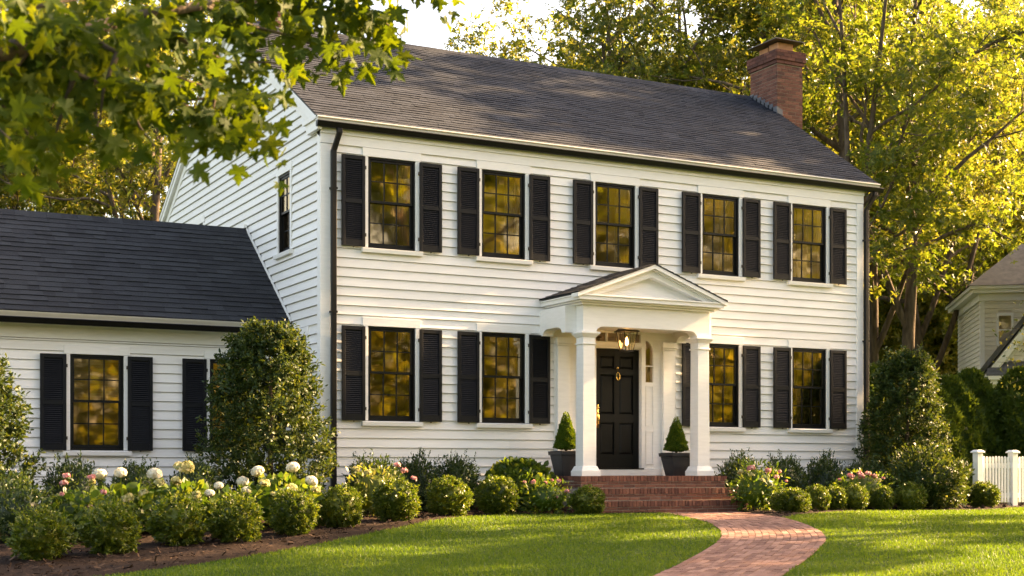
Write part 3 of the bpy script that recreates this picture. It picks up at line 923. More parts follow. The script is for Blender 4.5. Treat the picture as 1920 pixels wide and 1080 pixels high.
def chimney(x0, x1, y0, y1, zb, zt, flue=True, low=None):
    ch = brick_stack(x0, x1, y0, y1, zb, zt - .30, M['brick'], house, 'chimney')
    c = MB()
    for k, (e, za, zz) in enumerate(((.03, zt - .30, zt - .225), (.055, zt - .222, zt - .01))):
        for f in (0, 1, 2, 3):
            a = (x0 - e, x1 + e, y0 - e, y1 + e)
            og, u, nn, w = (((a[0], a[2], 0), (1, 0, 0), (0, -1, 0), a[1] - a[0]), ((a[0], a[3], 0), (0, -1, 0), (-1, 0, 0), a[3] - a[2]),
                            ((a[1], a[2], 0), (0, 1, 0), (1, 0, 0), a[3] - a[2]), ((a[1], a[3], 0), (-1, 0, 0), (0, 1, 0), a[1] - a[0]))[f]
            brick_face(c, og, u, nn, w, za, zz, f + k)
        c.box(x0 - e + .001, y0 - e + .001, za, x1 + e - .001, y1 + e - .001, zz + .004)
    c.build('corbel', M['brick_dark'], ch)
    if flue:
        xm, ym = (x0 + x1) / 2, (y0 + y1) / 2
        MB().box(xm - .22, ym - .34, zt, xm + .20, ym - .02, zt + .21).box(xm - .20, ym + .04, zt, xm + .18, ym + .34, zt + .19).build('flue', M['terracotta'], ch, bevel=.01)
        MB().frustum(xm, ym, zt + .225, zt + .245, .40, .50, .40, .50).frustum(xm, ym, zt + .246, zt + .36, .39, .49, .05, .2).build('cap', M['copper'], ch)
    return ch
CX0, CX1, CY0, CY1 = 11.80, 12.49, 3.84, 4.78
ch = chimney(CX0, CX1, CY0, CY1, 6.5, 9.80)
brick_stack(RX + .04, CX1 + .02, CY0 - .02, CY1 + .02, -.4, 6.5, M['brick'], house, 'chimney_breast')
mb = MB()
for k in range(7):      # stepped flashing up the roof
    y = CY0 + k * (RY - CY0) / 7
    mb.prism([(CX0 - .014, y - .01, rz(y) - .02), (CX0 - .014, y + .17, rz(y + .17) - .02), (CX0 - .014, y + .17, rz(y + .17) + .06), (CX0 - .014, y - .01, rz(y + .17) + .06)], (.004, 0, 0))
mb.prism([(CX0 - .016, CY0 - .012, rz(CY0) - .06), (CX0 + .14, CY0 - .012, rz(CY0) - .06), (CX0 + .14, CY0 - .012, rz(CY0) + .08), (CX0 - .016, CY0 - .012, rz(CY0) + .15)], (0, -.004, 0))
mb.build('flashing', M['flash'], ch)
chimney(.75, 1.45, RY - .1, RY + .75, 8.2, 9.75, flue=False)

# ---- portico
PC, PYF = 5.245, -1.10            # centre x, front of the entablature
PX0, PX1 = 4.015, 6.475
port = thing('portico', None, None, (0, 0, 0)); port.parent = house
def col_at(x, y, name='column'):
    mb = MB()
    s, zb, zt = .118, FLOOR, 2.90
    mb.frustum(x, y, zb, zb + .085, s + .058, s + .058, s + .058, s + .058)
    mb.frustum(x, y, zb + .085, zb + .16, s + .05, s + .05, s + .018, s + .018)
    mb.frustum(x, y, zb + .16, zt - .20, s + .002, s + .002, s - .008, s - .008)
    mb.frustum(x, y, zt - .20, zt - .175, s + .010, s + .010, s + .010, s + .010)
    mb.frustum(x, y, zt - .175, zt - .085, s - .006, s - .006, s - .004, s - .004)
    mb.frustum(x, y, zt - .085, zt - .03, s + .004, s + .004, s + .05, s + .05)
    mb.frustum(x, y, zt - .03, zt, s + .055, s + .055, s + .055, s + .055)
    return mb.build(name, M['white'], port, bevel=.005)
col_at(PX0 + .115, PYF + .118); col_at(PX1 - .115, PYF + .118)
for x in (PX0 + .23, PX1 - .12):
    mb = MB().box(x - .115, -.07, FLOOR, x + .115, -.006, 2.76).box(x - .14, -.10, FLOOR, x + .14, -.006, FLOOR + .14).box(x - .15, -.11, 2.80, x + .15, -.006, 2.90).box(x - .13, -.085, 2.762, x + .13, -.006, 2.798)
    mb.build('pilaster', M['white'], port, bevel=.004)
# entablature beams with eased (quarter round) ends between the columns
def beam(p0, p1, th, zb, zt, r, inset):
    """beam from p0 to p1 (xy), thickness th inward; underside rises by r between the posts"""
    p0, p1 = np.array(p0, float), np.array(p1, float)
    L = np.linalg.norm(p1 - p0); u = (p1 - p0) / L; nn = np.array([-u[1], u[0]])
    prof = [(0, zb), (0, zt), (L, zt), (L, zb), (L - inset, zb)]
    for k in range(0, 7):
        a = pi / 2 * k / 6
        prof.append((L - inset - r * 1.5 * (1 - cos(a)) - .001, zb + r * sin(a)))
    for k in range(6, -1, -1):
        a = pi / 2 * k / 6
        prof.append((inset + r * 1.5 * (1 - cos(a)) + .001, zb + r * sin(a)))
    prof.append((inset, zb))
    pts = [(*(p0 + u * a), z) for a, z in prof]
    return MB().prism(pts, (*(nn * th), 0))
beam((PX0, PYF), (PX1, PYF), .225, 2.90, 3.33, .10, .245).build('entablature', M['white'], port)
beam((PX0, -.005), (PX0, PYF + .227), -.20, 2.90, 3.33, .10, .12).build('entablature', M['white'], port)
beam((PX1, -.005), (PX1, PYF + .227), .20, 2.90, 3.33, .10, .12).build('entablature', M['white'], port)
MB().poly([(PX0 + .15, PYF + .15, 3.06), (PX1 - .15, PYF + .15, 3.06), (PX1 - .15, -.004, 3.06), (PX0 + .15, -.004, 3.06)]).build('ceiling', M['white'], port)
# cornice, tympanum, raking mouldings
OH = .20
zc, pk = 3.33, 4.02
mb = MB()
for e, za, zb in ((.06, zc + .001, zc + .035), (.12, zc + .036, zc + .062), (OH - .02, zc + .063, zc + .125), (OH, zc + .126, zc + .15)):
    mb.box(PX0 - e, PYF - e, za, PX1 + e, -.03, zb)
mb.build('cornice', M['white'], port, bevel=.003)
xl, xr, ze = PX0 - OH - .02, PX1 + OH + .02, zc + .158
ps = (pk - ze) / ((xr - xl) / 2)
def tri(y, x0, x1, z0, z1, th):
    return
mb = MB().prism([(PX0 + .05, PYF + .0, zc + .152), (PX1 - .05, PYF + .0, zc + .152), (PC, PYF + .0, zc + .152 + ps * (PX1 - PX0 - .1) / 2)], (0, .04, 0))
mb.build('tympanum', M['white'], port)
mb = MB()
for sgn, xe in ((1, xl), (-1, xr)):
    for (o0, o1, ya) in ((.012, .075, PYF - OH - .012), (.076, .10, PYF - OH + .03), (.101, .20, PYF - OH + .075)):
        c_ = math.sqrt(1 + ps * ps)
        mb.prism([(xe, ya, ze - o0 * c_ + .02), (PC, ya, pk - o0 * c_ + .02), (PC, ya, pk - o1 * c_ + .02), (xe + sgn * max(0, (o1 * c_ - .02 - .0) / ps * 0), ya, ze - o1 * c_ + .02)], (0, PYF + .0 - ya - .002, 0)) if o1 < .09 else \
        mb.prism([(xe + sgn * .16, ya, ze - o0 * c_ + .02 + ps * .16), (PC, ya, pk - o0 * c_ + .02), (PC, ya, pk - o1 * c_ + .02), (xe + sgn * (.16 + (o1 - o0) / ps * .9), ya, max(zc + .152, ze - o1 * c_ + .02 + ps * (.16 + (o1 - o0) / ps * .9)))], (0, PYF + .0 - ya - .002, 0))
mb.build('raking_cornice', M['white'], port)
mb = MB()      # little roof
for sgn, xe in ((1, xl), (-1, xr)):
    rows = 12
    for k in range(rows):
        a0, a1 = k / rows, (k + 1) / rows
        X0_, X1_ = xe + (PC - xe) * a0, xe + (PC - xe) * a1
        Z0_, Z1_ = ze + (pk - ze) * a0, ze + (pk - ze) * a1
        y = PYF - OH - .02
        while y < -.03:
            y2 = min(y + random.choice((.15, .22, .3)), -.03)
            l = .010 * random.uniform(.7, 1.3)
            mb.poly([(X0_, y, Z0_ + .022 + l), (X0_, y2 - .003, Z0_ + .022 + l), (X1_, y2 - .003, Z1_ + .024), (X1_, y, Z1_ + .024)])
            mb.poly([(X0_, y, Z0_ + .012), (X0_, y2 - .003, Z0_ + .012), (X0_, y2 - .003, Z0_ + .022 + l), (X0_, y, Z0_ + .022 + l)])
            y = y2
    mb.prism([(xe, PYF - OH - .019, ze + .004), (PC, PYF - OH - .019, pk + .004), (PC, PYF - OH - .019, pk + .021), (xe, PYF - OH - .019, ze + .021)], (0, -PYF + OH - .015, 0))
mb.build('roof', M['shingle_dark'], port)

# ---- entrance: door, surround, transom, sidelights
DX0, DX1, DZ0, DZ1 = 4.905, 5.800, .715, 2.755
mb = MB()
yS, yB = -.020, .10
SL = ((4.60, 4.80), (5.905, 6.065))         # sidelights
TZ0, TZ1 = 2.875, 3.055
mb.box(4.08, yS, FLOOR + .11, SL[0][0], yB, 3.02).box(SL[1][1], yS, FLOOR + .11, 6.53, yB, 3.02)
mb.box(SL[0][1], yS, FLOOR + .11, DX0 - .004, yB, 3.02).box(DX1 + .004, yS, FLOOR + .11, SL[1][0], yB, 3.02)
for a, b in SL: mb.box(a + .0005, yS, FLOOR + .11, b - .0005, yB, 2.20)
mb.box(DX0 - .003, yS, DZ1 + .004, DX1 + .003, yB, TZ0)
mb.box(4.08, yS + .002, 3.056, 6.53, yB, 3.10)
mb.box(4.3, -.05, FLOOR + .002, 6.3, yB, FLOOR + .108)
surround = mb.build('door_surround', M['white'], house, bevel=.003)
mb = MB()     # panel mouldings and architraves
def ring(x0, x1, z0, z1, y, b, d):
    mb.box(x0, y - d, z0, x0 + b, y, z1).box(x1 - b, y - d, z0, x1, y, z1).box(x0 + b + .001, y - d, z0, x1 - b - .001, y, z0 + b).box(x0 + b + .001, y - d, z1 - b, x1 - b - .001, y, z1)
ring(SL[1][0] + .0, SL[1][1] + .0, 1.45, 2.14, yS, .018, .012); ring(SL[1][0], SL[1][1], .78, 1.36, yS, .018, .012)
ring(SL[0][0], SL[0][1], 1.45, 2.14, yS, .018, .012); ring(SL[0][0], SL[0][1], .78, 1.36, yS, .018, .012)
mb.box(DX0 - .075, yS - .022, FLOOR + .11, DX0 - .008, yS, 2.86).box(DX1 + .008, yS - .022, FLOOR + .11, DX1 + .075, yS, 2.86).box(DX0 - .09, yS - .03, 2.79, DX1 + .09, yS, 2.862)
mb.box(4.36, yS - .014, .8, 4.37, yS, 2.8).box(4.52, yS - .014, .8, 4.53, yS, 2.8)
mb.build('moulding', M['white'], surround)
gm = MB()
for a, b in SL:
    pts = [(a, .03, 2.20), (b, .03, 2.20), (b, .03, 2.70)]
    for k in range(1, 9):
        w = pi / 2 * k / 8
        if a > 5: pts.append((a + (b - a) * cos(w), .03, 2.70 + .22 * sin(w)))
        else: pts.append((b - (b - a) * (1 - cos(w)) - 0, .03, 2.70 + .22 * sin(w)))
    if a < 5:
        pts = [(a, .03, 2.20), (b, .03, 2.20), (b, .03, 2.92)] + [(b - (b - a) * sin(pi / 2 * k / 8), .03, 2.70 + .22 * cos(pi / 2 * k / 8)) for k in range(1, 9)]
    gm.poly(pts)
gm.poly([(DX0 - .0, .03, TZ0), (DX1 + .0, .03, TZ0), (DX1 + .0, .03, 3.055), (DX0, .03, 3.055)])
gm.build('sidelight_glass', M['glass'], surround)
mt = MB()
for a, b in SL:
    MB().box(a, -.012, 2.475, b, .045, 2.49).build('muntin', M['white'], surround)
for k in range(1, 4):
    x = DX0 + (DX1 - DX0) * k / 4
    MB().box(x - .011, -.015, TZ0 + .001, x + .011, .045, 3.054).build('muntin', M['white'], surround)
# fill the corner left over beside each arched top
for a, b in SL:
    if a > 5:
        pts = [(b, -.018, 2.70)] + [(a + (b - a) * cos(pi / 2 * k / 8), -.018, 2.70 + .22 * sin(pi / 2 * k / 8)) for k in range(1, 9)] + [(a, -.018, 3.02), (b, -.018, 3.02)]
    else:
        pts = [(a, -.018, 2.70)] + [(b - (b - a) * cos(pi / 2 * k / 8), -.018, 2.70 + .22 * sin(pi / 2 * k / 8)) for k in range(1, 9)] + [(b, -.018, 3.02), (a, -.018, 3.02)]
    MB().prism(pts, (0, .10, 0)).build('arched_head', M['white'], surround)
# black six panel door
mb = MB()
dx, w = DX0, DX1 - DX0
yd0, yd1 = .035, .08
st = .115; ml = .10
zs = [(DZ0 + .23, DZ0 + .78), (DZ0 + .92, DZ0 + 1.60), (DZ0 + 1.70, DZ1 - .12)]
xs_ = [(dx + st, dx + w / 2 - ml / 2), (dx + w / 2 + ml / 2, dx + w - st)]
mb.box(dx, yd0, DZ0, dx + st, yd1, DZ1).box(dx + w - st, yd0, DZ0, dx + w, yd1, DZ1)
mb.box(dx + w / 2 - ml / 2, yd0, DZ0 + .001, dx + w / 2 + ml / 2, yd1, DZ1 - .001)
for (a, b) in xs_:
    zz = [DZ0 + .001] + [q for z in zs for q in z] + [DZ1 - .001]
    for k in range(0, len(zz), 2): mb.box(a + .0005, yd0 + .001, zz[k], b - .0005, yd1, zz[k + 1])
    for (z0, z1) in zs:
        mb.poly([(a, yd0 + .030, z0), (b, yd0 + .030, z0), (b, yd0 + .030, z1), (a, yd0 + .030, z1)])
        i = .045
        mb.v += [(a + .012, yd0 + .029, z0 + .012), (b - .012, yd0 + .029, z0 + .012), (b - .012, yd0 + .029, z1 - .012), (a + .012, yd0 + .029, z1 - .012),
                 (a + i, yd0 + .006, z0 + i), (b - i, yd0 + .006, z0 + i), (b - i, yd0 + .006, z1 - i), (a + i, yd0 + .006, z1 - i)]
        n = len(mb.v) - 8
        mb.f += [(n + 4, n + 5, n + 6, n + 7), (n, n + 1, n + 5, n + 4), (n + 1, n + 2, n + 6, n + 5), (n + 2, n + 3, n + 7, n + 6), (n + 3, n, n + 4, n + 7)]
door = mb.build('front_door', M['black'], house)
kn = MB(); kx, kz = dx + w / 2, 2.33
kn.tube([(kx, .03, kz - .1), (kx, .008, kz - .1), (kx, .008, kz + .1), (kx, .03, kz + .1)], .011, 8)
rg = [(kx + .036 * sin(2 * pi * k / 16), -.006, kz - .045 + .065 * cos(2 * pi * k / 16)) for k in range(17)]
kn.tube(rg, .0085, 8)
kn.lathe([(.018, -.012), (.024, 0), (.018, .012), (.006, .03)], 10, (kx, .012, kz + .10))
kn.build('knocker', M['brass'], door, smooth=True)
hd = MB(); hx = dx + .05
hd.box(hx - .028, .022, 1.40, hx + .028, .034, 1.80).tube([(hx, .03, 1.45), (hx, -.02, 1.47), (hx, -.028, 1.56), (hx, -.012, 1.64), (hx, .02, 1.66)], .012, 8)
hd.lathe([(.001, -.02), (.024, -.018), (.028, 0), (.024, .018), (.001, .02)], 10, (hx, .005, 1.74))
hd.build('handle', M['brass'], door, smooth=True)
MB().box(dx - .05, -.055, .694, dx + w + .05, .10, .714).build('threshold', M['black'], house)

# ================================================================== BRICK STEPS
steps = thing('brick_steps', 'red brick front steps of three risers with soldier course edges under the portico', 'steps', (0, 0, 0))
SX0, SX1 = 3.82, 6.60
yf = [-1.96, -1.66, -1.36]
for k in range(3):
    z1 = (k + 1) * FLOOR / 3; y0 = yf[k]; y1 = yf[k + 1] - .002 if k < 2 else -.05
    z0 = (k * FLOOR / 3) if k else -.15
    xa, xb = (SX0, SX1)
    mb = MB(); x = xa - .012
    while x < xb + .004:          # soldier course: bricks on edge, running back
        x2 = x + .066
        yb = y0 + .2
        mb.box(x, y0 - .012 + random.uniform(-.003, .003), z1 - .088, x + .058, yb, z1 + random.uniform(-.002, .002)); x = x2
    y = y0 + .205
    while y < y1 - .05:
        mb.box(xa - .010, y, z1 - .07, xa + .19, y + .058, z1).box(xb - .19, y, z1 - .07, xb + .010, y + .058, z1); y += .066
    brick_face(mb, (xa, y0, 0), (1, 0, 0), (0, -1, 0), xb - xa, max(z0, 0) + .012, z1 - .096, k, bh=.0445 if k else .0445, jt=.008)
    for (ox, nn, uu, oy) in ((xb, (1, 0, 0), (0, 1, 0), y0), (xa, (-1, 0, 0), (0, -1, 0), -.05)):
        brick_face(mb, (ox, oy, 0), uu, nn, abs(y0 + .05), max(z0, 0) + .012, z1 - .096, k + 1, bh=.0445, jt=.008)
    so = mb.build('step', M['brick'], steps, bevel=.003)
    MB().box(xa + .001, y0 + .002, z0, xb - .001, -.052, z1 - .008 if k < 2 else z1 - .006).build('mortar', M['mortar'], so)
# porch floor bricks
mb = MB(); y = yf[2] + .21
r_ = 0
while y < -.06:
    x = SX0 + .2 - .1 * (r_ % 2)
    while x < SX1 - .2:
        s, e = max(x, SX0 + .2), min(x + .195, SX1 - .2)
        mb.box(s, y, FLOOR - .03, e, min(y + .092, -.055), FLOOR - .001 + random.uniform(-.001, .001)); x += .203
    y += .10; r_ += 1
mb.build('porch_floor', M['brick'], steps)

# ================================================================== LANTERN, POTS
LXc, LYc = 5.165, -.58
lan = thing('porch_lantern', 'lit bronze hanging lantern with tapered glass under the portico ceiling', 'lantern', (LXc, LYc, 2.66))
mb = MB()
mb.frustum(0, 0, 0, .02, .085, .085, .085, .085)
mb.frustum(0, 0, .325, .345, .155, .155, .155, .155).frustum(0, 0, .345, .43, .145, .145, .05, .05).frustum(0, 0, .43, .455, .055, .055, .03, .03)
for sx in (-1, 1):
    for sy in (-1, 1):
        mb.tube([(sx * .08, sy * .08, .02), (sx * .128, sy * .128, .325)], .0085, 4)
    mb.tube([(sx * .085, 0, .02), (sx * .132, 0, .325)], .004, 4)
    mb.tube([(0, sx * .085, .02), (0, sx * .132, .325)], .004, 4)
fr_ = mb.build('frame', M['iron'], lan)
ring_pts = [(.028 * cos(2 * pi * k / 12), 0, .48 + .028 * sin(2 * pi * k / 12)) for k in range(13)]
MB().tube(ring_pts, .006, 6).tube([(0, 0, .355), (0, 0, .40)], .005, 6).build('hanger', M['iron'], lan)
mb = MB()
for (a, b) in (((-1, -1), (1, -1)), ((1, -1), (1, 1)), ((1, 1), (-1, 1)), ((-1, 1), (-1, -1))):
    mb.poly([(a[0] * .078, a[1] * .078, .022), (b[0] * .078, b[1] * .078, .022), (b[0] * .126, b[1] * .126, .322), (a[0] * .126, a[1] * .126, .322)])
mb.build('glass', M['lantern_glass'], lan)
MB().tube([(0, 0, .021), (0, 0, .10)], .016, 8).build('candle', M['cream'], lan)
MB().lathe([(.004, .10), (.026, .125), (.030, .16), (.018, .21), (.003, .245)], 10).build('bulb', M['bulb'], lan, smooth=True)
l = bpy.data.lights.new('lantern_light', 'POINT'); l.energy = 1.2; l.color = (1, .6, .25); l.shadow_soft_size = .03
lo = bpy.data.objects.new('lantern_light', l); C.objects.link(lo); lo.parent = lan; lo.location = (0, 0, .17)

def dome_leaves(n, f, size, T, seed, up=.25, depthj=.12, outw=.8):
    """leaves on a surface f(dir)->radius vector"""
    r = np.random.default_rng(seed)
    d = rdir(n, r)
    p = f(d, r)
    p = p * (1 - depthj * r.random(n) ** 1.5)[:, None]
    yd = unit(d * outw + r.normal(size=(n, 3)) * .6 + np.array([0, 0, up]))
    nr = unit(d * .4 + r.normal(size=(n, 3)) * .7 + np.array([0, 0, .4]))
    return p, yd, nr, size * r.uniform(.65, 1.3, n)

pot = thing('potted_topiary', 'black square planter with a clipped cone evergreen, left of the front door', 'potted plant', (4.03, -.52, FLOOR), 0, 'potted cone evergreens beside the door')
mb = MB()
mb.frustum(0, 0, 0, .34, .135, .135, .195, .195).frustum(0, 0, .341, .405, .215, .215, .22, .22)
mb.build('planter', M['planter'], pot, bevel=.008)
MB().frustum(0, 0, .395, .412, .19, .19, .19, .19).build('soil', M['soil'], pot)
MB().tube([(0, 0, .40), (0, 0, .60)], .022, 8).build('stem', M['stem'], pot)
r = np.random.default_rng(8); n = 7500
t = 1 - np.sqrt(r.random(n)); an = r.uniform(0, 2 * pi, n)
prof = .195 * (1 - t) ** .82 * np.clip((t + .02) * 14, .35, 1) + .008
rr = prof * (1 - .22 * r.random(n) ** 1.5) * (1 + .07 * np.sin(an * 5 + t * 23) + .05 * np.sin(an * 3 - t * 40))
p = np.stack([rr * np.cos(an), rr * np.sin(an), .425 + .63 * t], 1)
dd = np.stack([np.cos(an), np.sin(an), np.full(n, .5)], 1)
lv = scatter(p, dd + r.normal(size=(n, 3)) * .5 + np.array([0, 0, .5]), dd + r.normal(size=(n, 3)) * .6, r.uniform(.018, .036, n), T_LEAF)
core = MB().lathe([(.02, .43), (.135, .47), (.12, .60), (.07, .80), (.02, .98)], 14)
tri_core = []
for f_ in core.f:
    for k in range(1, len(f_) - 1): tri_core.append((f_[0], f_[k], f_[k + 1]))
link('foliage', cloud_mesh('foliage', [lv, (np.array(core.v), np.array(tri_core))]), M['topiary'], pot)
dup(pot, (6.20, -.52, FLOOR), .5 * pi, 'black square planter with a clipped cone evergreen, right of the front door', scale=(.97, 1.02, .955))

# ================================================================== SHRUBS
def core_part(sx, sy, sz, cz, seed, f=.80):
    """rough inner body of twigs and old leaves that stops the view through a shrub"""
    r = np.random.default_rng(seed)
    vs, fs = [], []
    nu, nv = 18, 12
    for j in range(nv + 1):
        th = pi * j / nv
        for i in range(nu):
            w = 2 * pi * i / nu
            q = f * (1 + r.uniform(-.10, .08))
            vs.append((sx * q * sin(th) * cos(w), sy * q * sin(th) * sin(w), cz + sz * q * cos(th)))
    for j in range(nv):
        for i in range(nu):
            a, b, c, d = j * nu + i, j * nu + (i + 1) % nu, (j + 1) * nu + (i + 1) % nu, (j + 1) * nu + i
            fs += [(a, b, c), (a, c, d)]
    return np.array(vs), np.array(fs)

def bush(name, label, cat, loc, mat, sx, sz, n, leaf, T, seed, group=None, lump=.10, freq=3, jag=.10, stems=True, core=.78, up=.3, flat=0, spikes=0, tufts=0):
    """rounded shrub: uneven body of many leaves on short stems; sx half width, sz half height"""
    t = thing(name, label, cat, (loc[0], loc[1], float(gz(*loc))), random.uniform(0, 6), group)
    r = np.random.default_rng(seed)
    ph = r.uniform(0, 6, 6)
    cz = sz * (.98 - flat)
    def f(d, rr):
        b = 1 + lump * (np.sin(d[:, 0] * freq * 1.7 + ph[0]) * np.sin(d[:, 1] * freq * 1.9 + ph[1]) + .8 * np.sin(d[:, 2] * freq * 2.1 + d[:, 0] * freq + ph[2])) + rr.normal(size=len(d)) * jag * .5
        return d * np.array([sx, sx, sz]) * b[:, None] + np.array([0, 0, cz])
    p, yd, nr, sz_ = dome_leaves(n, f, leaf, T, seed + 1, up)
    if tufts:
        d = rdir(tufts, r); b = f(d, r); b = b * (1 - (.30 if spikes > 40 else .20) * r.random(tufts) ** 2)[:, None]
        k = 20
        sd = np.repeat(unit(d + r.normal(size=(tufts, 3)) * .35 + np.array([0, 0, .25])), k, 0)
        tt = np.tile(np.linspace(0, 1, k), tufts)[:, None]
        L = np.repeat(r.uniform(.05, .10, tufts) * (1 if spikes else .75), k)[:, None]
        p = np.repeat(b, k, 0) + sd * (tt - .75) * L + r.normal(size=sd.shape) * .010
        yd = sd * .7 + r.normal(size=sd.shape) * .55; nr = r.normal(size=sd.shape) + np.array([0, 0, .5])
        sz_ = leaf * r.uniform(.7, 1.25, len(p))
    if spikes:   # young shoots standing out of the outline
        ns = spikes
        d = unit(rdir(ns, r) + np.array([0, 0, .9])); b = f(d, r)
        k = 7
        q = np.repeat(b, k, 0); tt = np.tile(np.linspace(0, 1, k), ns)[:, None]
        sd = np.repeat(unit(d + np.array([0, 0, .8]) + r.normal(size=(ns, 3)) * .25), k, 0)
        ln = np.repeat(r.uniform(.05, .16, ns), k)[:, None]
        p = np.concatenate([p, q + sd * tt * ln]); yd = np.concatenate([yd, sd + r.normal(size=sd.shape) * .7]); nr = np.concatenate([nr, r.normal(size=sd.shape)])
        sz_ = np.concatenate([sz_, leaf * r.uniform(.6, 1, ns * k)])
    keep = p[:, 2] > .02
    lv = scatter(p[keep], yd[keep], nr[keep], sz_[keep], T)
    cv, cf = core_part(sx, sx, sz, cz, seed, core)
    cv[:, 2] = np.maximum(cv[:, 2], .03)
    link('foliage', cloud_mesh('foliage', [lv, (cv, cf)]), mat, t)
    if stems:
        mb = MB()
        for k in range(5):
            a = k * 1.26
            mb.tube([(.03 * cos(a), .03 * sin(a), -.03), (sx * .45 * cos(a), sx * .45 * sin(a), cz)], [.014, .006], 5)
        mb.build('stem', M['stem'], t)
    return t

GB = 'round clipped boxwood balls edging the beds'
BX = [  # px, Z, width px, height px, label
    (76, 15.0, 122, 116, 'sunlit yellow green boxwood ball at the far left end of the front row'),
    (208, 15.5, 116, 114, 'loose feathery boxwood ball, second of the front row from the left edge'),
    (336, 16.3, 112, 112, 'boxwood ball with pale sunlit tips, third of the front row from the left edge'),
    (442, 16.6, 104, 104, 'dark green boxwood ball, fourth of the front row from the left edge'),
    (552, 17.3, 100, 100, 'boxwood ball before the tallest white hydrangea, fifth of the front row'),
    (640, 18.2, 92, 92, 'boxwood ball below the house downspout, sixth of the front row'),
    (743, 19.2, 102, 92, 'neat round boxwood ball with sunlit rim below the first house window'),
    (842, 20.4, 98, 86, 'round boxwood ball below the gap between the two left house windows'),
    (931, 21.2, 92, 84, 'deep green boxwood ball in front of the bright leafy shrub'),
    (1102, 21.5, 76, 62, 'small boxwood ball against the left end of the brick steps'),
    (1482, 21.9, 86, 56, 'low broad boxwood mound right of the brick steps beside the path'),
    (1532, 22.9, 56, 58, 'narrow boxwood behind the low broad mound right of the steps'),
    (1564, 23.2, 54, 54, 'boxwood second in the tight clipped row right of the mound'),
    (1602, 23.4, 60, 58, 'middle boxwood of the tight clipped row below the right windows'),
    (1652, 23.7, 54, 54, 'boxwood between the tight row and the larger ball by the holly'),
    (1706, 23.9, 70, 60, 'larger boxwood ball in front of the right holly'),
    (1844, 25.0, 68, 58, 'dark boxwood ball standing before the white picket fence')]
protos = []
for k in range(4):
    protos.append(None)
for i, (px, Z, w, h, lab) in enumerate(BX):
    x, y = at(px, Z)
    sx = w * Z / F / 2 / 1.04; szz = h * Z / F / 2 / 1.06
    feathery = i < 4
    k = (0, 1)[i % 2] if feathery else (2, 3)[i % 2]
    if protos[k] is None:
        protos[k] = bush('boxwood', lab, 'boxwood', (x, y), M['box_leaf'], .33, .33, 5200 if not feathery else 4200, .044 if not feathery else .058, T_LONG, 40 + k, GB, lump=.035 if not feathery else .06, jag=.07 if not feathery else .13, spikes=0 if not feathery else 80, core=.78 if not feathery else .70, tufts=440 if not feathery else 250)
        o = protos[k]
    else:
        o = dup(protos[k], (x, y, float(gz(x, y))), random.uniform(0, 6), lab, GB)
    o.scale = (sx / .33 * (.90 if feathery else .88), sx / .33 * (.90 if feathery else .88), szz / .33 * (.84 if feathery else .93))

# dark evergreens against the walls
GS = 'dark evergreen shrubs along the house walls'
SH = [(140, 18.6, 118, 124, 'dark evergreen shrub under the left end of the wing window sill'),
      (258, 18.9, 106, 118, 'dark evergreen shrub under the right half of the wing window'),
      (366, 19.2, 100, 116, 'dark evergreen shrub below the wing shutter beside the large holly'),
      (702, 21.0, 112, 114, 'dark evergreen shrub at the left house corner behind the sunlit gold tinted flowering plant'),
      (782, 22.0, 92, 110, 'dark evergreen shrub under the first house window, left of a twin'),
      (856, 22.3, 88, 110, 'dark evergreen shrub under the second house window, right of a twin'),
      (1388, 24.0, 90, 104, 'dark evergreen shrub next to the right portico column'),
      (1470, 24.6, 86, 102, 'dark evergreen shrub between the two right windows'),
      (1546, 25.0, 84, 100, 'dark evergreen shrub under the last house window'),
      (1622, 25.3, 90, 92, 'dark evergreen shrub at the right house corner by the downspout')]
pr_ = [None, None]
for i, (px, Z, w, h, lab) in enumerate(SH):
    x, y = at(px, Z); sx = w * Z / F / 2 / 1.08; szz = h * Z / F / 2 / 1.08
    k = i % 2
    if pr_[k] is None:
        o = pr_[k] = bush('evergreen_shrub', lab, 'shrub', (x, y), M['shrub_leaf'], .40, .38, 3400, .055, T_LONG, 60 + k, GS, lump=.09, jag=.16, spikes=46, core=.78)
    else: o = dup(pr_[k], (x, y, float(gz(x, y))), random.uniform(0, 6), lab, GS)
    o.scale = (sx / .40, sx / .40, szz / .38)
x, y = at(972, 22.6)
bush('leafy_shrub', 'bright green broad leaved shrub left of the portico behind a boxwood ball', 'shrub', (x, y), M['bright_leaf'], .50, .42, 1900, .095, T_WIDE, 71, lump=.07, jag=.10, core=.8)
x, y = at(28, 16.6)
bush('leafy_shrub', 'loose green shrub at the left frame edge under the holly', 'shrub', (x, y), M['shrub_leaf'], .40, .36, 2300, .06, T_LONG, 72, lump=.14, jag=.2, spikes=50, core=.75)
x, y = at(1742, 24.6)
bush('leafy_shrub', 'broad glossy laurel spreading in front of the right holly', 'shrub', (x, y), M['holly_leaf'], .62, .50, 4600, .085, T_LONG, 73, lump=.12, jag=.16, spikes=70, core=.78)
x, y = at(1760, 24.3)
bush('golden_shrub', 'tiny golden yellow shrub at the bed edge before the right holly', 'shrub', (x, y), M['gold_or_lit_leaf'], .19, .15, 700, .045, T_LONG, 74, lump=.1, jag=.2, core=.7, stems=False)

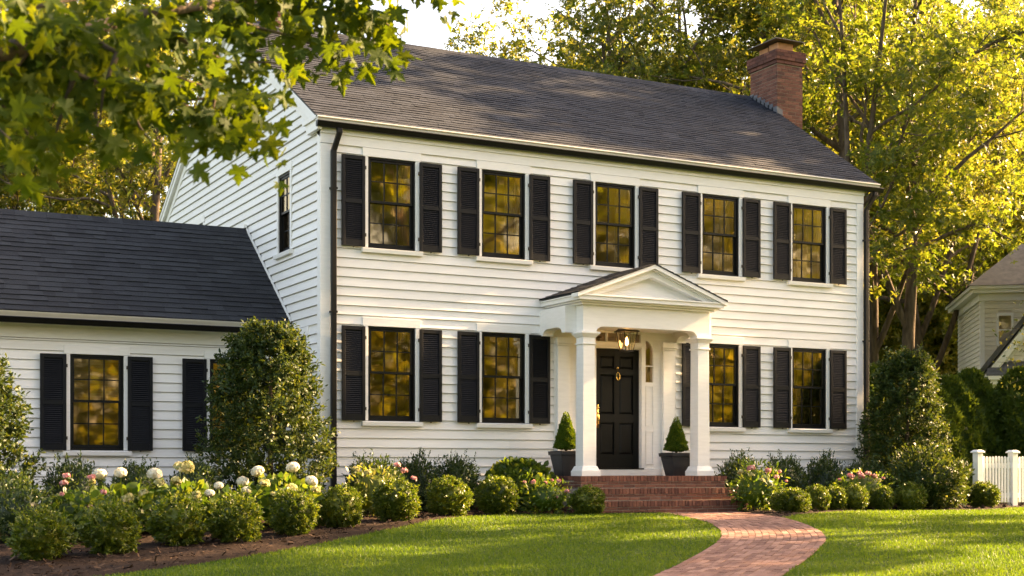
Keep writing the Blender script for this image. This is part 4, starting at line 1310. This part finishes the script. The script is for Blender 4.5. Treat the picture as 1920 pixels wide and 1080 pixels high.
# hollies: upright, broad at the middle, many upward sprays
def holly(name, label, px, Z, wpx, top, seed, n=9000, leaf=.075, lean=0):
    x, y = at(px, Z)
    g = float(gz(x, y)); H = (HY - top) / F * Z + CAM[2] - g; rad = wpx * Z / F / 2
    t = thing(name, label, 'holly', (x, y, g))
    r = np.random.default_rng(seed)
    # sprays: clusters of leaves placed through an egg shaped body
    ns = n // 26
    u = r.random(ns) ** .85
    an = r.uniform(0, 2 * pi, ns)
    env = np.clip(.72 + .9 * u, 0, 1) * np.where(u > .20, np.sqrt(np.clip(1 - np.clip((u - .20) / .82, 0, 1) ** 1.25, 0, 1)), 1) * (.92 + .10 * np.sin(an * 3 + seed) + .07 * np.sin(an * 2 + u * 9))
    rr = rad * np.clip(env, .04, 2) * np.sqrt(r.uniform(.12, 1.0, ns))
    base = np.stack([rr * np.cos(an), rr * np.sin(an), .05 + H * .93 * u], 1)
    out = np.stack([np.cos(an), np.sin(an), np.full(ns, .45)], 1)
    sd = unit(out + r.normal(size=(ns, 3)) * .35)
    k = 26
    tt = np.tile(np.linspace(0, 1, k), ns)[:, None]
    L = np.repeat(r.uniform(.10, .26, ns), k)[:, None]
    p = np.repeat(base, k, 0) + np.repeat(sd, k, 0) * tt * L + r.normal(size=(ns * k, 3)) * .022
    yd = np.repeat(sd, k, 0) * .6 + r.normal(size=(ns * k, 3)) * .7
    nr = np.repeat(out, k, 0) * .4 + r.normal(size=(ns * k, 3)) * .6 + np.array([0, 0, .5])
    lv = scatter(p, yd, nr, leaf * r.uniform(.6, 1.2, ns * k), T_LONG)
    link('foliage', cloud_mesh('foliage', [lv]), M['holly_leaf'], t)
    mb = MB().tube([(0, 0, -.1), (.02, .01, H * .5), (0, 0, H * .9)], [.05, .035, .01], 8)
    mb.build('trunk', M['bark'], t, smooth=True)
    return t
holly('holly_tree', 'large glossy holly standing at the inner corner of wing and house', 506, 20.3, 262, 598, 81, 34000)
holly('holly_tree', 'tall dark holly at the right end of the house before the hedge', 1700, 26.0, 172, 652, 82, 26000, .085)
holly('holly_tree', 'dense holly cut by the left frame edge in front of the wing', -50, 18.3, 220, 655, 83, 20000)

# hydrangeas: broad leaves on stems with flower heads and painted sunlit tufts
def flower_ball(rad, seed, mat, n=260, flat=.8, size=.028):
    r = np.random.default_rng(seed)
    d = rdir(n, r); d[:, 2] = np.where(d[:, 2] < -.35, -d[:, 2], d[:, 2])
    p = d * rad * np.array([1, 1, flat])
    lv = scatter(p, np.cross(d, r.normal(size=(n, 3))), d + r.normal(size=(n, 3)) * .25, size * r.uniform(.8, 1.3, n), T_WIDE)
    cv, cf = core_part(rad, rad, rad * flat, 0, seed, .88)
    return cloud_mesh('flower_or_lit_tuft', [lv, (cv, cf)])
FB = [flower_ball(.078, 90 + k, None) for k in range(3)]
for f_ in FB: f_.materials.append(M['white_flower'])
FPK = [flower_ball(.05, 95 + k, None, 46, .5, .036) for k in range(2)]
for f_ in FPK: f_.materials.append(M['pink_flower'])
LIT_TUFT = flower_ball(.07, 99, None, 40, .4, .055); LIT_TUFT.materials.append(M['lit_leaf_cream'])  # leaf clusters in sun, the yellow light put into their cream colour

def flowering(name, label, cat, px, Z, wpx, hpx, mat, n, leaf, T, seed, heads=(), group=None, lump=.14, core=.72, jag=.16):
    x, y = at(px, Z)
    o = bush(name, label, cat, (x, y), mat, wpx * Z / F / 2, hpx * Z / F / 2, n, leaf, T, seed, group, lump=lump, jag=jag, core=core, up=.15)
    o.rotation_euler.z = 0
    g = float(gz(x, y))
    st = MB()
    for (hx, hy, me, s, dz) in heads:       # heads given by where they stand round the plant
        p = CAM + ray(hx, hy) * (Z + dz)
        loc = (p[0] - x, p[1] - y, p[2] - g)
        h = bpy.data.objects.new('flower_or_lit_tuft', me); C.objects.link(h); h.parent = o
        h.location = loc; h.scale = (s, s, s); h.rotation_euler = (random.uniform(-.4, .4), random.uniform(-.4, .4), random.uniform(0, 6))
        st.tube([(loc[0] * .4, loc[1] * .4, .1), (loc[0] * .8, loc[1] * .8, loc[2] * .7), (loc[0], loc[1], loc[2])], [.008, .006, .004], 5)
    if heads: st.build('flower_stem', M['bright_leaf'], o)
    return o
GH = 'hydrangeas behind the boxwood row'
flowering('hydrangea', 'white mophead hydrangea with pink touches under the wing window', 'hydrangea', 232, 17.4, 145, 86, M['bright_leaf'], 620, .12, T_WIDE, 101,
          [(188, 890, FB[0], 1.0, -.2), (226, 887, FB[1], .98, -.1), (290, 889, FB[2], 1.12, -.2), (172, 902, LIT_TUFT, .6, -.4), (300, 905, LIT_TUFT, .8, -.5), (240, 934, LIT_TUFT, .9, -.55), (268, 924, LIT_TUFT, .7, -.55), (330, 902, LIT_TUFT, .8, -.3)], GH)
flowering('hydrangea', 'pale green hydrangea below the wing shutter with one sunlit leaf cluster painted cream', 'hydrangea', 350, 17.8, 120, 88, M['bright_leaf'], 560, .115, T_WIDE, 102,
          [(348, 877, LIT_TUFT, 1.35, -.3), (336, 874, LIT_TUFT, .9, -.2), (393, 925, FB[0], .76, -.5), (410, 911, FB[1], .74, -.3), (366, 930, LIT_TUFT, 1.0, -.6), (330, 934, LIT_TUFT, .7, -.5)], GH)
flowering('hydrangea', 'tall white mophead hydrangea in front of the large holly, fullest of the group', 'hydrangea', 520, 18.3, 170, 88, M['bright_leaf'], 800, .115, T_WIDE, 103,
          [(483, 884, FB[2], 1.05, -.3), (549, 877, FB[0], 1.08, -.2), (584, 902, FB[1], 1.0, -.3), (455, 903, FB[0], .95, -.3), (462, 920, FB[2], .82, -.5), (545, 918, LIT_TUFT, 1.1, -.6), (495, 906, LIT_TUFT, .9, -.55), (592, 918, LIT_TUFT, .8, -.4), (512, 928, LIT_TUFT, .6, -.6)], GH)
GP = 'pink flowering perennials in the beds'
def pinks(px0, px1, py0, py1, k, seed, s=1):
    r = random.Random(seed)
    return [(r.uniform(px0, px1), r.uniform(py0, py1), FPK[i % 2], s * r.uniform(.6, 1.1), r.uniform(-.5, .1)) for i in range(k)]
flowering('flowering_plant', 'pink flowered leafy plant at the left end behind the feathery boxwoods', 'flowering plant', 140, 16.8, 145, 84, M['bright_leaf'], 900, .085, T_WIDE, 111,
          pinks(86, 215, 890, 958, 7, 3, .8), GP)
flowering('flowering_plant', 'plant at the left house corner with sunlight painted gold into its leaves, pink blooms at its side', 'flowering plant', 700, 20.2, 104, 92, M['gold_or_lit_leaf'], 620, .085, T_LONG, 112,
          [(745, 872, FPK[0], .9, -.3), (758, 882, FPK[1], .9, -.3), (776, 897, FPK[0], .8, -.5), (668, 880, LIT_TUFT, .7, -.3), (690, 886, LIT_TUFT, .7, -.4)], GP, jag=.3)
flowering('flowering_plant', 'loose pink and orange flowered plant between two boxwoods left of the steps', 'flowering plant', 1026, 21.6, 88, 64, M['bright_leaf'], 620, .075, T_LONG, 113,
          pinks(982, 1068, 895, 935, 8, 5, .7), GP, jag=.3)
flowering('flowering_plant', 'yellow green plant with peach blooms directly right of the brick steps', 'flowering plant', 1420, 22.9, 96, 88, M['bright_leaf'], 900, .08, T_LONG, 114,
          [(1408, 878, FPK[0], 1.2, -.3), (1410, 890, LIT_TUFT, .55, -.3), (1440, 882, FPK[1], 1.0, -.3), (1388, 885, LIT_TUFT, .6, -.3), (1456, 894, FPK[0], .8, -.3), (1462, 884, FPK[1], .6, -.2), (1474, 902, FPK[0], .5, -.3), (1430, 900, LIT_TUFT, .5, -.5)], GP, jag=.3)
flowering('flowering_plant', 'pink blooming plant above the tight boxwood row under the last window', 'flowering plant', 1618, 24.2, 118, 74, M['bright_leaf'], 700, .07, T_LONG, 115,
          [(1595, 893, FPK[0], 1.2, -.35), (1614, 892, FPK[1], 1.2, -.35), (1611, 886, FPK[0], .8, -.3), (1628, 888, FPK[1], 1.0, -.3), (1640, 893, FPK[0], .9, -.3), (1574, 899, FPK[1], .6, -.4), (1590, 901, LIT_TUFT, .4, -.4), (1648, 900, LIT_TUFT, .5, -.4), (1656, 896, FPK[0], .6, -.3)], GP)

# ================================================================== FENCE, HEDGE, NEIGHBOUR
FY = -2.05
fence = thing('picket_fence', 'white picket fence with capped posts at the right edge of the lawn', 'fence', (11.3, FY, 0))
for x in (.35, 1.20 + .02, 3.6, 6.0, 8.4):
    mb = MB()
    s = .062
    mb.frustum(x, 0, -.3, .99, s, s, s, s).frustum(x, 0, .99, 1.012, s + .028, s + .028, s + .028, s + .028).frustum(x, 0, 1.012, 1.045, s + .03, s + .03, s - .01, s - .01)
    mb.build('post', M['white'], fence, bevel=.004)
mb = MB(); x = .46
while x < 8.3:
    if all(abs(x + .02 - q) > .085 for q in (1.22, 3.6, 6.0, 8.4)):
        z = .93 + random.uniform(-.005, .005)
        mb.prism([(x, -.03, .10), (x + .044, -.03, .10), (x + .044, -.03, z - .02), (x + .034, -.03, z - .004), (x + .022, -.03, z), (x + .010, -.03, z - .004), (x, -.03, z - .02)], (0, .018, 0))
    x += .0745
mb.build('picket_panel', M['white'], fence)
for z in (.18, .72):
    MB().box(.3, -.010, z, 8.4, .028, z + .085).build('rail', M['white'], fence)

hedge = thing('evergreen_hedge', 'tall dense evergreen hedge behind the white picket fence', 'hedge', (14.6, 4.8, 0))
r = np.random.default_rng(120); parts = []
vs_all = []
for k in range(11):
    hx = k * 1.05 + r.uniform(-.15, .15); hh = 2.85 + r.uniform(-.3, .3); rd = .85
    n = 3600
    t = r.random(n) ** .9; an = r.uniform(0, 2 * pi, n)
    prof = rd * (1 - t ** 3.2) ** .6 * (1 + .12 * np.sin(an * 4 + t * 12 + k)) * (1 - .25 * r.random(n) ** 2)
    p = np.stack([hx + prof * np.cos(an), .4 * np.sin(k * 2.1) + prof * np.sin(an), .05 + hh * t], 1)
    dd = np.stack([np.cos(an), np.sin(an), np.full(n, .6)], 1)
    parts.append(scatter(p, dd + r.normal(size=(n, 3)) * .5 + np.array([0, 0, .6]), dd + r.normal(size=(n, 3)) * .7, r.uniform(.08, .17, n), T_SPRIG))
    cv, cf = core_part(rd * .9, rd * .9, hh * .5, hh * .5, k, .86)
    parts.append((cv + np.array([hx, .4 * sin(k * 2.1), 0]), cf))
link('foliage', cloud_mesh('foliage', parts), M['hedge_leaf'], hedge)
mb = MB()
for k in range(11): mb.tube([(k * 1.05, .4 * sin(k * 2.1), -.2), (k * 1.05, .4 * sin(k * 2.1), 1.6)], [.06, .03], 6)
mb.build('trunk', M['bark'], hedge)

nx0, ny0 = at(1840, 52)
nb = thing('neighbor_house', 'grey beige clapboard house with white trim beyond the hedge at the right edge', 'house', (nx0, ny0, 0), R(-37.5))
mb = MB()
clap(mb, (0, 0, 0), (1, 0, 0), (0, -1, 0), lambda z: (0, 9), 0, 7.15, [(.58, 1.06, 5.2, 6.55), (4, 4.9, 5.2, 6.5)], step=.17, lip=.03)
clap(mb, (0, 0, 0), (0, 1, 0), (-1, 0, 0), lambda z: (0, 6), 0, 7.15, [], step=.17, lip=.03)
mb.box(.05, .05, 0, 8.95, 5.95, 7.1)
mb.build('wall', M['beige'], nb)
mb = MB().box(-.05, -.05, 0, .11, .0, 7.15).box(-.05, .002, 0, 0, .12, 7.15)
mb.box(-.36, -.36, 7.16, 9.36, 6.36, 7.30).box(-.46, -.46, 7.302, 9.46, 6.46, 7.42).box(-.1, -.1, 6.9, 9.1, -.051, 7.158).box(-.1, -.05, 6.9, -.051, 6.1, 7.158)
mb.build('cornice', M['white'], nb)
mb = MB()
mb.v += [(-.52, -.52, 7.425), (9.52, -.52, 7.425), (9.52, 6.52, 7.425), (-.52, 6.52, 7.425), (3, 3, 10.3), (6, 3, 10.3)]
mb.f += [(0, 1, 5, 4), (1, 2, 5), (2, 3, 4, 5), (3, 0, 4)]
mb.build('roof', M['grey_roof'], nb)
def nbwin(x, y, z, w, h):
    mb = MB()
    mb.box(x - .08, y - .06, z - .08, x, y, z + h + .10).box(x + w, y - .06, z - .08, x + w + .08, y, z + h + .10).box(x + .001, y - .06, z + h, x + w - .001, y, z + h + .10).box(x + .001, y - .06, z - .08, x + w - .001, y, z).box(x + .001, y - .04, z + h * .48, x + w - .001, y, z + h * .53)
    o = mb.build('window', M['white'], nb)
    MB().poly([(x, y - .01, z), (x + w, y - .01, z), (x + w, y - .01, z + h), (x, y - .01, z + h)]).build('pane', M['glass'], o)
nbwin(.60, -.03, 5.3, .44, 1.05); nbwin(4, -.03, 5.3, .8, 1.1)
# front gabled wing
gw0, gw1, gd = .1, 6.6, -1.7
ga, ge = 8.5, 4.42; gmx = (gw0 + gw1) / 2
mb = MB()
sl = (ga - ge) / (gmx - gw0)
clap(mb, (0, gd, 0), (1, 0, 0), (0, -1, 0), lambda z: (gw0, gw1) if z < ge else (gw0 + (z - ge) / sl, gw1 - (z - ge) / sl), 0, ga - .2, [(1.05, 3.4, 1.6, 3.45)], step=.17, lip=.03)
mb.box(gw0, gd + .06, 0, gw1, 0, ge - .1)
mb.build('wall', M['beige'], nb)
mb = MB()
for sgn, xe in ((1, gw0 - .32), (-1, gw1 + .32)):
    zz = ge - .32 * sl
    mb.prism([(xe, gd - .38, zz), (gmx, gd - .38, ga + .12), (gmx, gd - .38, ga - .28), (xe, gd - .38, zz - .40)], (0, .09, 0))
    mb.prism([(xe + sgn * .2, gd - .12, zz - .1), (gmx, gd - .12, ga - .2), (gmx, gd - .12, ga - .42), (xe + sgn * .3, gd - .12, zz - .22)], (0, .11, 0))
mb.build('rake_board', M['white'], nb)
mb = MB()
for sgn, xe in ((1, gw0 - .4), (-1, gw1 + .4)):
    zz = ge - .4 * sl
    mb.prism([(xe, gd - .41, zz + .16), (gmx, gd - .41, ga + .22), (gmx, gd - .41, ga + .14), (xe, gd - .41, zz + .06)], (0, 3.5, 0))
mb.build('roof', M['gutter'], nb)
mb = MB().prism([(gw0 - .1, gd - .05, 4.55), (gw0 - .3, gd - .75, 4.06), (gw0 - .3, gd - .75, 4.0), (gw0 - .1, gd - .05, 4.0)], (6.5, 0, 0))
mb.build('pent_roof', M['grey_roof'], nb)
mb = MB().box(gw0 - .34, gd - .82, 3.86, gw1 + .2, gd - .02, 3.995).box(gw0 - .24, gd - .70, 3.70, gw1 + .1, gd - .02, 3.858).box(gw0 - .06, gd - .12, 0, gw0 + .16, gd - .021, 3.699)
mb.build('cornice', M['white'], nb)
nbwin(1.15, gd - .03, 1.7, .9, 1.65); nbwin(2.35, gd - .03, 1.7, .9, 1.65)

# ================================================================== TREES
kinds = [dict(H=20, spread=5.2, tr=.24, lead=2, first=.40, ncl=300, per=38, leaf=.19, clus=.60),
         dict(H=22, spread=5.0, tr=.25, lead=3, first=.36, ncl=320, per=38, leaf=.18, clus=.56, lean=(.08, .03)),
         dict(H=17, spread=5.6, tr=.21, lead=2, first=.24, ncl=310, per=38, leaf=.19, clus=.62, lean=(-.06, .05)),
         dict(H=22, spread=5.8, tr=.27, lead=2, first=.42, ncl=330, per=38, leaf=.19, clus=.62),
         dict(H=20, spread=5.4, tr=.28, lead=2, first=.36, ncl=140, per=34, leaf=.40, clus=.62)]
GT = 'broadleaf trees of the sunlit wood behind the house'
mats = [M['leaf_b'], M['leaf_a'], M['leaf_b'], M['leaf_a'], M['leaf_a']]
TR = [  # px, Z, kind, scale, rot, label
    (1575, 41, 1, 1.0, .3, 'forked broadleaf tree rising directly right of the chimney'),
    (1695, 46, 3, .98, 1.2, 'broadleaf tree with a leaning grey trunk right of the house corner'),
    (1762, 57, 1, 1.1, 2.1, 'dark twin trunked tree between the leaning trunk and the neighbour house'),
    (1640, 52, 0, 1.0, 4.0, 'slim pale trunked tree just beyond the right house corner'),
    (1900, 72, 3, 1.25, .9, 'golden broadleaf tree behind the neighbour house at the right edge'),
    (1310, 45, 2, 1.12, 3.3, 'wide crowned tree above the roof left of the brick chimney'),
    (1160, 46, 0, 1.0, 5.2, 'open branched tree above the middle of the roof ridge'),
    (985, 50, 2, .98, 1.8, 'pale tree above the roof whose left side meets the open sky'),
    (1450, 55, 3, 1.0, .2, 'tall tree directly behind the brick chimney'),
    (1850, 66, 2, 1.35, 2.9, 'broad low branched tree over the neighbour roof'),
    (290, 42, 0, .92, 2.4, 'straight trunked tree seen left of the house gable above the wing roof'),
    (120, 46, 2, .95, .7, 'sunlit yellow tree above the wing roof under the maple leaves'),
    (-40, 44, 0, .9, 3.9, 'sunlit tree at the left edge behind the wing roof'),
    (400, 54, 1, .85, 5.5, 'tree behind the rear roof slope of the house gable'),
    (210, 60, 3, .9, 1.5, 'taller hazy tree behind the sunlit trees left of the gable'),
    (30, 64, 1, .9, 2.2, 'far tree behind the sunlit trees at the left edge'),
    (1235, 66, 3, 1.05, 3.1, 'far tree filling the gap left of the chimney above the ridge'),
    (1075, 70, 1, 1.0, .4, 'far tree above the ridge right of the open sky'),
    (1540, 70, 0, 1.3, 1.1, 'far tree filling the view between chimney and house corner'),
    (1660, 68, 2, 1.35, 4.4, 'far tree behind the pale trunk beyond the house corner'),
    (1740, 72, 3, 1.1, 5.0, 'far tree behind the dark twin trunks'),
    (1960, 74, 1, 1.2, 2.0, 'far tree behind the neighbour house beyond the right edge'),
    (1620, 88, 0, 1.4, 3.5, 'farthest tree glimpsed low between the trunks right of the house')]
proto = {}
for px, Z, k, s, rot, lab in TR:
    x, y = at(px, Z)
    if k not in proto:
        proto[k] = make_tree('broadleaf_tree', lab, 200 + k, (x, y, 0), mats[k], GT, rot, **kinds[k])
        o = proto[k]
    else: o = dup(proto[k], (x, y, 0), rot, lab, GT)
    o.scale = (s, s, s)

# low growth between the trunks
ns_ = 50000
n = 110000
r = np.random.default_rng(300)
px_ = r.uniform(1560, 2300, n); zz = r.uniform(62, 92, n)
bx_ = CAM[0] + (((px_ - CX) / F) * CA + SA) * zz; by_ = CAM[1] + (-((px_ - CX) / F) * SA + CA) * zz
px2 = r.uniform(-250, 480, 20000); z2 = r.uniform(40, 60, 20000)
bx_ = np.r_[bx_, CAM[0] + (((px2 - CX) / F) * CA + SA) * z2]; by_ = np.r_[by_, CAM[1] + (-((px2 - CX) / F) * SA + CA) * z2]
sx_ = rng.uniform(-3, 60, ns_); bx_ = np.r_[bx_, sx_]; by_ = np.r_[by_, -24.5 - .25 * np.maximum(sx_, 0) - 4.5 * rng.random(ns_)]
n = len(bx_)
hz = r.random(n) ** 1.0 * np.where((by_ > 0) & (bx_ > 12), 2.1, 1.0) * (6.0 + 1.8 * np.sin(bx_ * .9) * np.cos(by_ * .7)) * np.where(by_ < -20, 1.35, 1)
p = np.stack([bx_, by_, hz], 1)
tag(link('undergrowth', npmesh('undergrowth', *scatter(p, r.normal(size=(n, 3)), r.normal(size=(n, 3)) * .6 + np.array([0, 0, .8]), r.uniform(.2, .42, n), T_SPRIG)), M['leaf_b']),
    'golden green undergrowth of the wood edges between the tree trunks', 'undergrowth', kind='stuff')

# trees across the street and beside the lawn: they shade the lawn and stand in the window reflections
GO = 'broadleaf trees round the front lawn outside the picture'
OFF = [(3, -37, 1, .95, 2.6, 'tree of the second row mirrored in the wing windows'), (17, -43, 3, 1.0, 3.2, 'tall tree of the second row mirrored in the left windows'), (11, -41, 0, 1.1, .8, 'left tree of the second row across the street'), (21.5, -37, 0, .85, 2.2, 'tree across the street between the first two'), (13.5, -34, 1, .8, 1.2, 'tree across the street left of the first'), (39.5, -41.5, 1, .9, .2, 'tree across the street nearest the kerb'), (17.5, -35.5, 3, .8, .4, 'tree across the street mirrored in the left windows'), (27, -38, 1, .9, 1.4, 'tree across the street right of the first'),
       (34, -39.5, 0, 1.0, 2.4, 'tree across the street mirrored in the middle windows'), (45, -42, 3, .95, 3.4, 'tree across the street mirrored in the right windows'),
       (54, -44, 1, 1.0, 4.4, 'farthest tree across the street to the right'), (9, -37, 2, 1.0, 5.4, 'tree across the street behind the camera'),
       (30, -48, 0, 1.2, .9, 'tree of the second row across the street'), (48, -52, 2, 1.3, 1.9, 'right tree of the second row across the street'),
       (26, 2.2, 4, 1.02, 1.1, 'tall lawn tree beside the house line right of the picture'), (30.5, 5.2, 4, .98, 3.9, 'lawn tree behind the first beside the house line right of the picture'),
       (33, 7, 1, .98, 5.9, 'tall lawn tree that shades the roof right of the picture'), (38, 3, 3, 1.0, .6, 'rear tall tree of the lawn group right of the picture'),
       (33, 2.0, 4, (.9, .9, 1.1), 2.3, 'dark lawn tree level with the house front right of the picture'),
       (10.5, -16.8, 4, (.6, .6, .95), 3.6, 'unseen street side tree added to shade the maple bough'),  # added out of view to keep sun off the maple bough
       (26, -8.1, 4, (.76, .76, 1.05), 2.9, 'small lawn tree nearest the path right of the picture'),
       (35, -15.2, 4, (.8, .8, 1.05), .1, 'lawn tree close to the street corner right of the picture')]
for x, y, k, s, rot, lab in OFF:
    if k not in proto:
        proto[k] = o = make_tree('broadleaf_tree', lab, 200 + k, (x, y, 0), mats[k], GO, rot, **kinds[k]); o.scale = s if hasattr(s, '__len__') else (s, s, s)
    else: o = dup(proto[k], (x, y, 0), rot, lab, GO, scale=s)

# young tree in front of the neighbour house: thin twigs, few leaves
x, y = at(1990, 30)
yt = thing('young_tree', 'thin young tree with sparse light green leaves crossing the neighbour house', 'tree', (x, y, 0))
mb = MB(); r = np.random.default_rng(310); tips = []
mb.tube([(0, 0, -.1), (.02, 0, 2.2), (.05, .05, 4.6)], [.05, .035, .012], 7)
for k in range(22):
    z = r.uniform(1.9, 4.4); an = r.uniform(0, 2 * pi); L = r.uniform(.7, 1.5)
    pts = [np.array((.02, 0, z))]
    for j in range(5): pts.append(pts[-1] + np.array((cos(an), sin(an), .25 - .10 * j)) * L / 5 + r.normal(size=3) * .05)
    mb.tube(pts, list(np.linspace(.012, .003, 6)), 4, cap=False); tips += pts[1:]
mb.build('trunk', M['bark'], yt)
tips = np.array(tips); p = np.repeat(tips, 8, 0) + r.normal(size=(len(tips) * 8, 3)) * .11
link('crown', cloud_mesh('crown', [scatter(p, r.normal(size=p.shape) + np.array([0, 0, -.5]), r.normal(size=p.shape) + np.array([0, 0, .6]), r.uniform(.06, .12, len(p)), T_LONG)]), M['leaf_b'], yt)

# ================================================================== MAPLE BOUGH OVERHEAD
def P3(px, py, Z): return CAM + ray(px, py) * Z
tb = P3(-900, 900, 6.4)
maple = thing('maple_tree', 'maple whose leafy bough hangs into the upper left of the view', 'tree', (tb[0], tb[1], float(gz(tb[0], tb[1]))))
o0 = np.array([tb[0], tb[1], float(gz(tb[0], tb[1]))])
TW = [
 [(-60, 110, 6.2), (60, 85, 6.4), (150, 60, 6.8), (260, 30, 7.2), (380, 10, 7.4), (500, -10, 7.8), (620, -12, 8.0), (690, 15, 8.2), (745, 62, 8.4), (765, 80, 8.4)],
 [(60, 85, 6.4), (140, 140, 6.6), (230, 170, 6.9), (330, 190, 7.2), (430, 180, 7.4), (490, 170, 7.6), (524, 196, 7.7)],
 [(140, 140, 6.6), (120, 200, 6.6), (100, 260, 6.6), (85, 310, 6.6)],
 [(-60, 110, 6.2), (-20, 180, 6.2), (30, 220, 6.3), (60, 260, 6.3)],
 [(230, 170, 6.9), (260, 240, 6.8), (290, 275, 6.8)],
 [(330, 190, 7.2), (395, 225, 7.3), (460, 250, 7.3)],
 [(260, 30, 7.2), (350, 80, 7.2), (430, 120, 7.4), (500, 115, 7.5), (550, 125, 7.6)],
 [(380, 10, 7.4), (470, 50, 7.6), (540, 65, 7.8), (585, 85, 7.9), (622, 92, 7.9)],
 [(500, -10, 7.8), (560, 30, 7.9), (600, 55, 8.0)],
 [(0, 30, 6.0), (100, 5, 6.2), (220, -15, 6.6)],
 [(-60, 40, 5.9), (20, 10, 6.0)],
 [(150, 60, 6.8), (220, 100, 6.7), (300, 135, 6.9), (380, 160, 7.1)],
 [(60, 85, 6.4), (20, 140, 6.3), (-20, 190, 6.2)],
 [(620, -12, 8.0), (740, -60, 8.1), (820, -45, 8.1), (848, -20, 8.1)],
 [(620, -12, 8.0), (660, 30, 8.1), (700, 55, 8.2)], [(690, 15, 8.2), (690, 55, 8.2), (700, 80, 8.2)], [(585, 85, 7.9), (610, 92, 7.9), (630, 96, 7.9)], [(430, 180, 7.4), (455, 225, 7.4), (474, 255, 7.4)],
 [(500, -10, 7.8), (540, -25, 7.6), (600, -20, 7.6)],
 [(220, 100, 6.7), (200, 150, 6.6), (185, 195, 6.6), (188, 225, 6.6)],
 [(380, 160, 7.1), (415, 200, 7.1), (390, 235, 7.1)],
 [(-60, 110, 6.2), (-40, 200, 6.0), (0, 250, 6.0), (40, 275, 6.0)]]
mb = MB(); lp = []
mb.tube([(0, 0, -.3), (.05, .02, 1.5), (.15, .1, 3.0), (.2, .1, 6.5)], [.30, .21, .18, .08], 12)
fork = np.array((.12, .08, 2.6)); s0 = P3(-60, 110, 6.2) - o0
mb.tube([fork, fork * .5 + s0 * .5 + np.array((0, 0, .12)), s0], [.11, .085, .06], 8)
s1 = P3(-60, 40, 5.9) - o0
mb.tube([np.array((.14, .09, 2.9)), (fork + s1) / 2 + np.array((0, 0, .2)), s1], [.06, .04, .02], 6)
for k, tw in enumerate(TW):
    pts = np.array([P3(*q) - o0 for q in tw])
    m = max(6, int(np.linalg.norm(np.diff(pts, axis=0), axis=1).sum() / .05))
    q = resample(pts, m)
    r0 = .050 if k == 0 else .015
    mb.tube(q[::2], list(np.linspace(r0, .004, len(q[::2]))), 6, cap=False)
    lp.append(q)
bt = P3(0, 30, 6.0) - o0
mb.build('trunk', M['bark'], maple, smooth=True)
r = np.random.default_rng(320)
tips = np.concatenate(lp)
rep = 5
p = np.repeat(tips, rep, 0)
keep = r.random(len(p)) < .72
p = p[keep]; r.shuffle(p)
n = len(p)
p = p + r.normal(size=(n, 3)) * np.array([.10, .10, .075]) + np.array([0, 0, -.03])
yd = r.normal(size=(n, 3)) * .55 + np.array([.25, -.15, -.8])
nr = r.normal(size=(n, 3)) * .5 + np.array([-.2, -.95, .35])
ls = r.uniform(.06, .11, n)
# upper part of the crown, above the picture
n2 = 3800
q = np.stack([r.normal(size=n2) * 1.5 + .3, r.normal(size=n2) * 1.5 + .2, np.abs(r.normal(size=n2)) * 1.2 + 5.0], 1)
h_ = n // 2
lvs = [scatter(p[:h_], yd[:h_], nr[:h_], ls[:h_], T_MAPLE), scatter(p[h_:], yd[h_:], nr[h_:], ls[h_:] * 1.05, T_MAPLE_CURL),
       scatter(q, r.normal(size=(n2, 3)) + np.array([0, 0, -.6]), r.normal(size=(n2, 3)) * .6 + np.array([0, 0, 1]), r.uniform(.09, .14, n2), T_MAPLE)]
link('crown', cloud_mesh('crown', lvs), M['maple'], maple, smooth=True)
print('maple leaves', n)

# ================================================================== LIGHT, SKY, CAMERA
EL, AZ = 27.0, -2.0          # sun elevation; azimuth measured from +x toward +y
w = bpy.data.worlds.new('World'); sc.world = w; w.use_nodes = True
nt = w.node_tree
bg = nt.nodes['Background']; bg.inputs[1].default_value = .10
sk = nt.nodes.new('ShaderNodeTexSky'); sk.sky_type = 'NISHITA'; sk.sun_disc = False
sk.sun_elevation = R(EL); sk.sun_rotation = R(90 - AZ); sk.air_density = 1.0; sk.dust_density = 3.0; sk.ozone_density = .4
nt.links.new(sk.outputs[0], bg.inputs[0])
sd = bpy.data.lights.new('sun', 'SUN'); sd.energy = 5.0; sd.angle = R(.55); sd.color = (1, .78, .50)
so = bpy.data.objects.new('sun', sd); C.objects.link(so)
dirv = Vector((cos(R(EL)) * cos(R(AZ)), cos(R(EL)) * sin(R(AZ)), sin(R(EL))))
so.rotation_euler = dirv.to_track_quat('Z', 'Y').to_euler(); so.location = dirv * 60

cd = bpy.data.cameras.new('camera'); cam = bpy.data.objects.new('camera', cd); C.objects.link(cam)
cd.sensor_width = 36; cd.lens = F / 1920 * 36
cd.shift_x = 0; cd.shift_y = (HY - 540) / 1920
cam.location = tuple(CAM); cam.rotation_euler = (pi / 2, 0, YAW - pi / 2 + 0)
cam.rotation_euler.z = -math.atan2(SA, CA)
cd.clip_end = 2000; cd.clip_start = .1
cd.dof.use_dof = True; cd.dof.focus_distance = 23.0; cd.dof.aperture_fstop = 3.5
sc.camera = cam
sc.render.resolution_x, sc.render.resolution_y = 1024, 576
vs = sc.view_settings
vs.view_transform = 'Standard'; vs.look = 'None'; vs.exposure = 2.80; vs.gamma = 1
vs.use_white_balance = True; vs.white_balance_temperature = 8700; vs.white_balance_tint = 18
cy = sc.cycles
cy.use_denoising = True
cy.max_bounces = 8; cy.transparent_max_bounces = 12; cy.diffuse_bounces = 4; cy.glossy_bounces = 3; cy.transmission_bounces = 4
cy.sample_clamp_indirect = 8
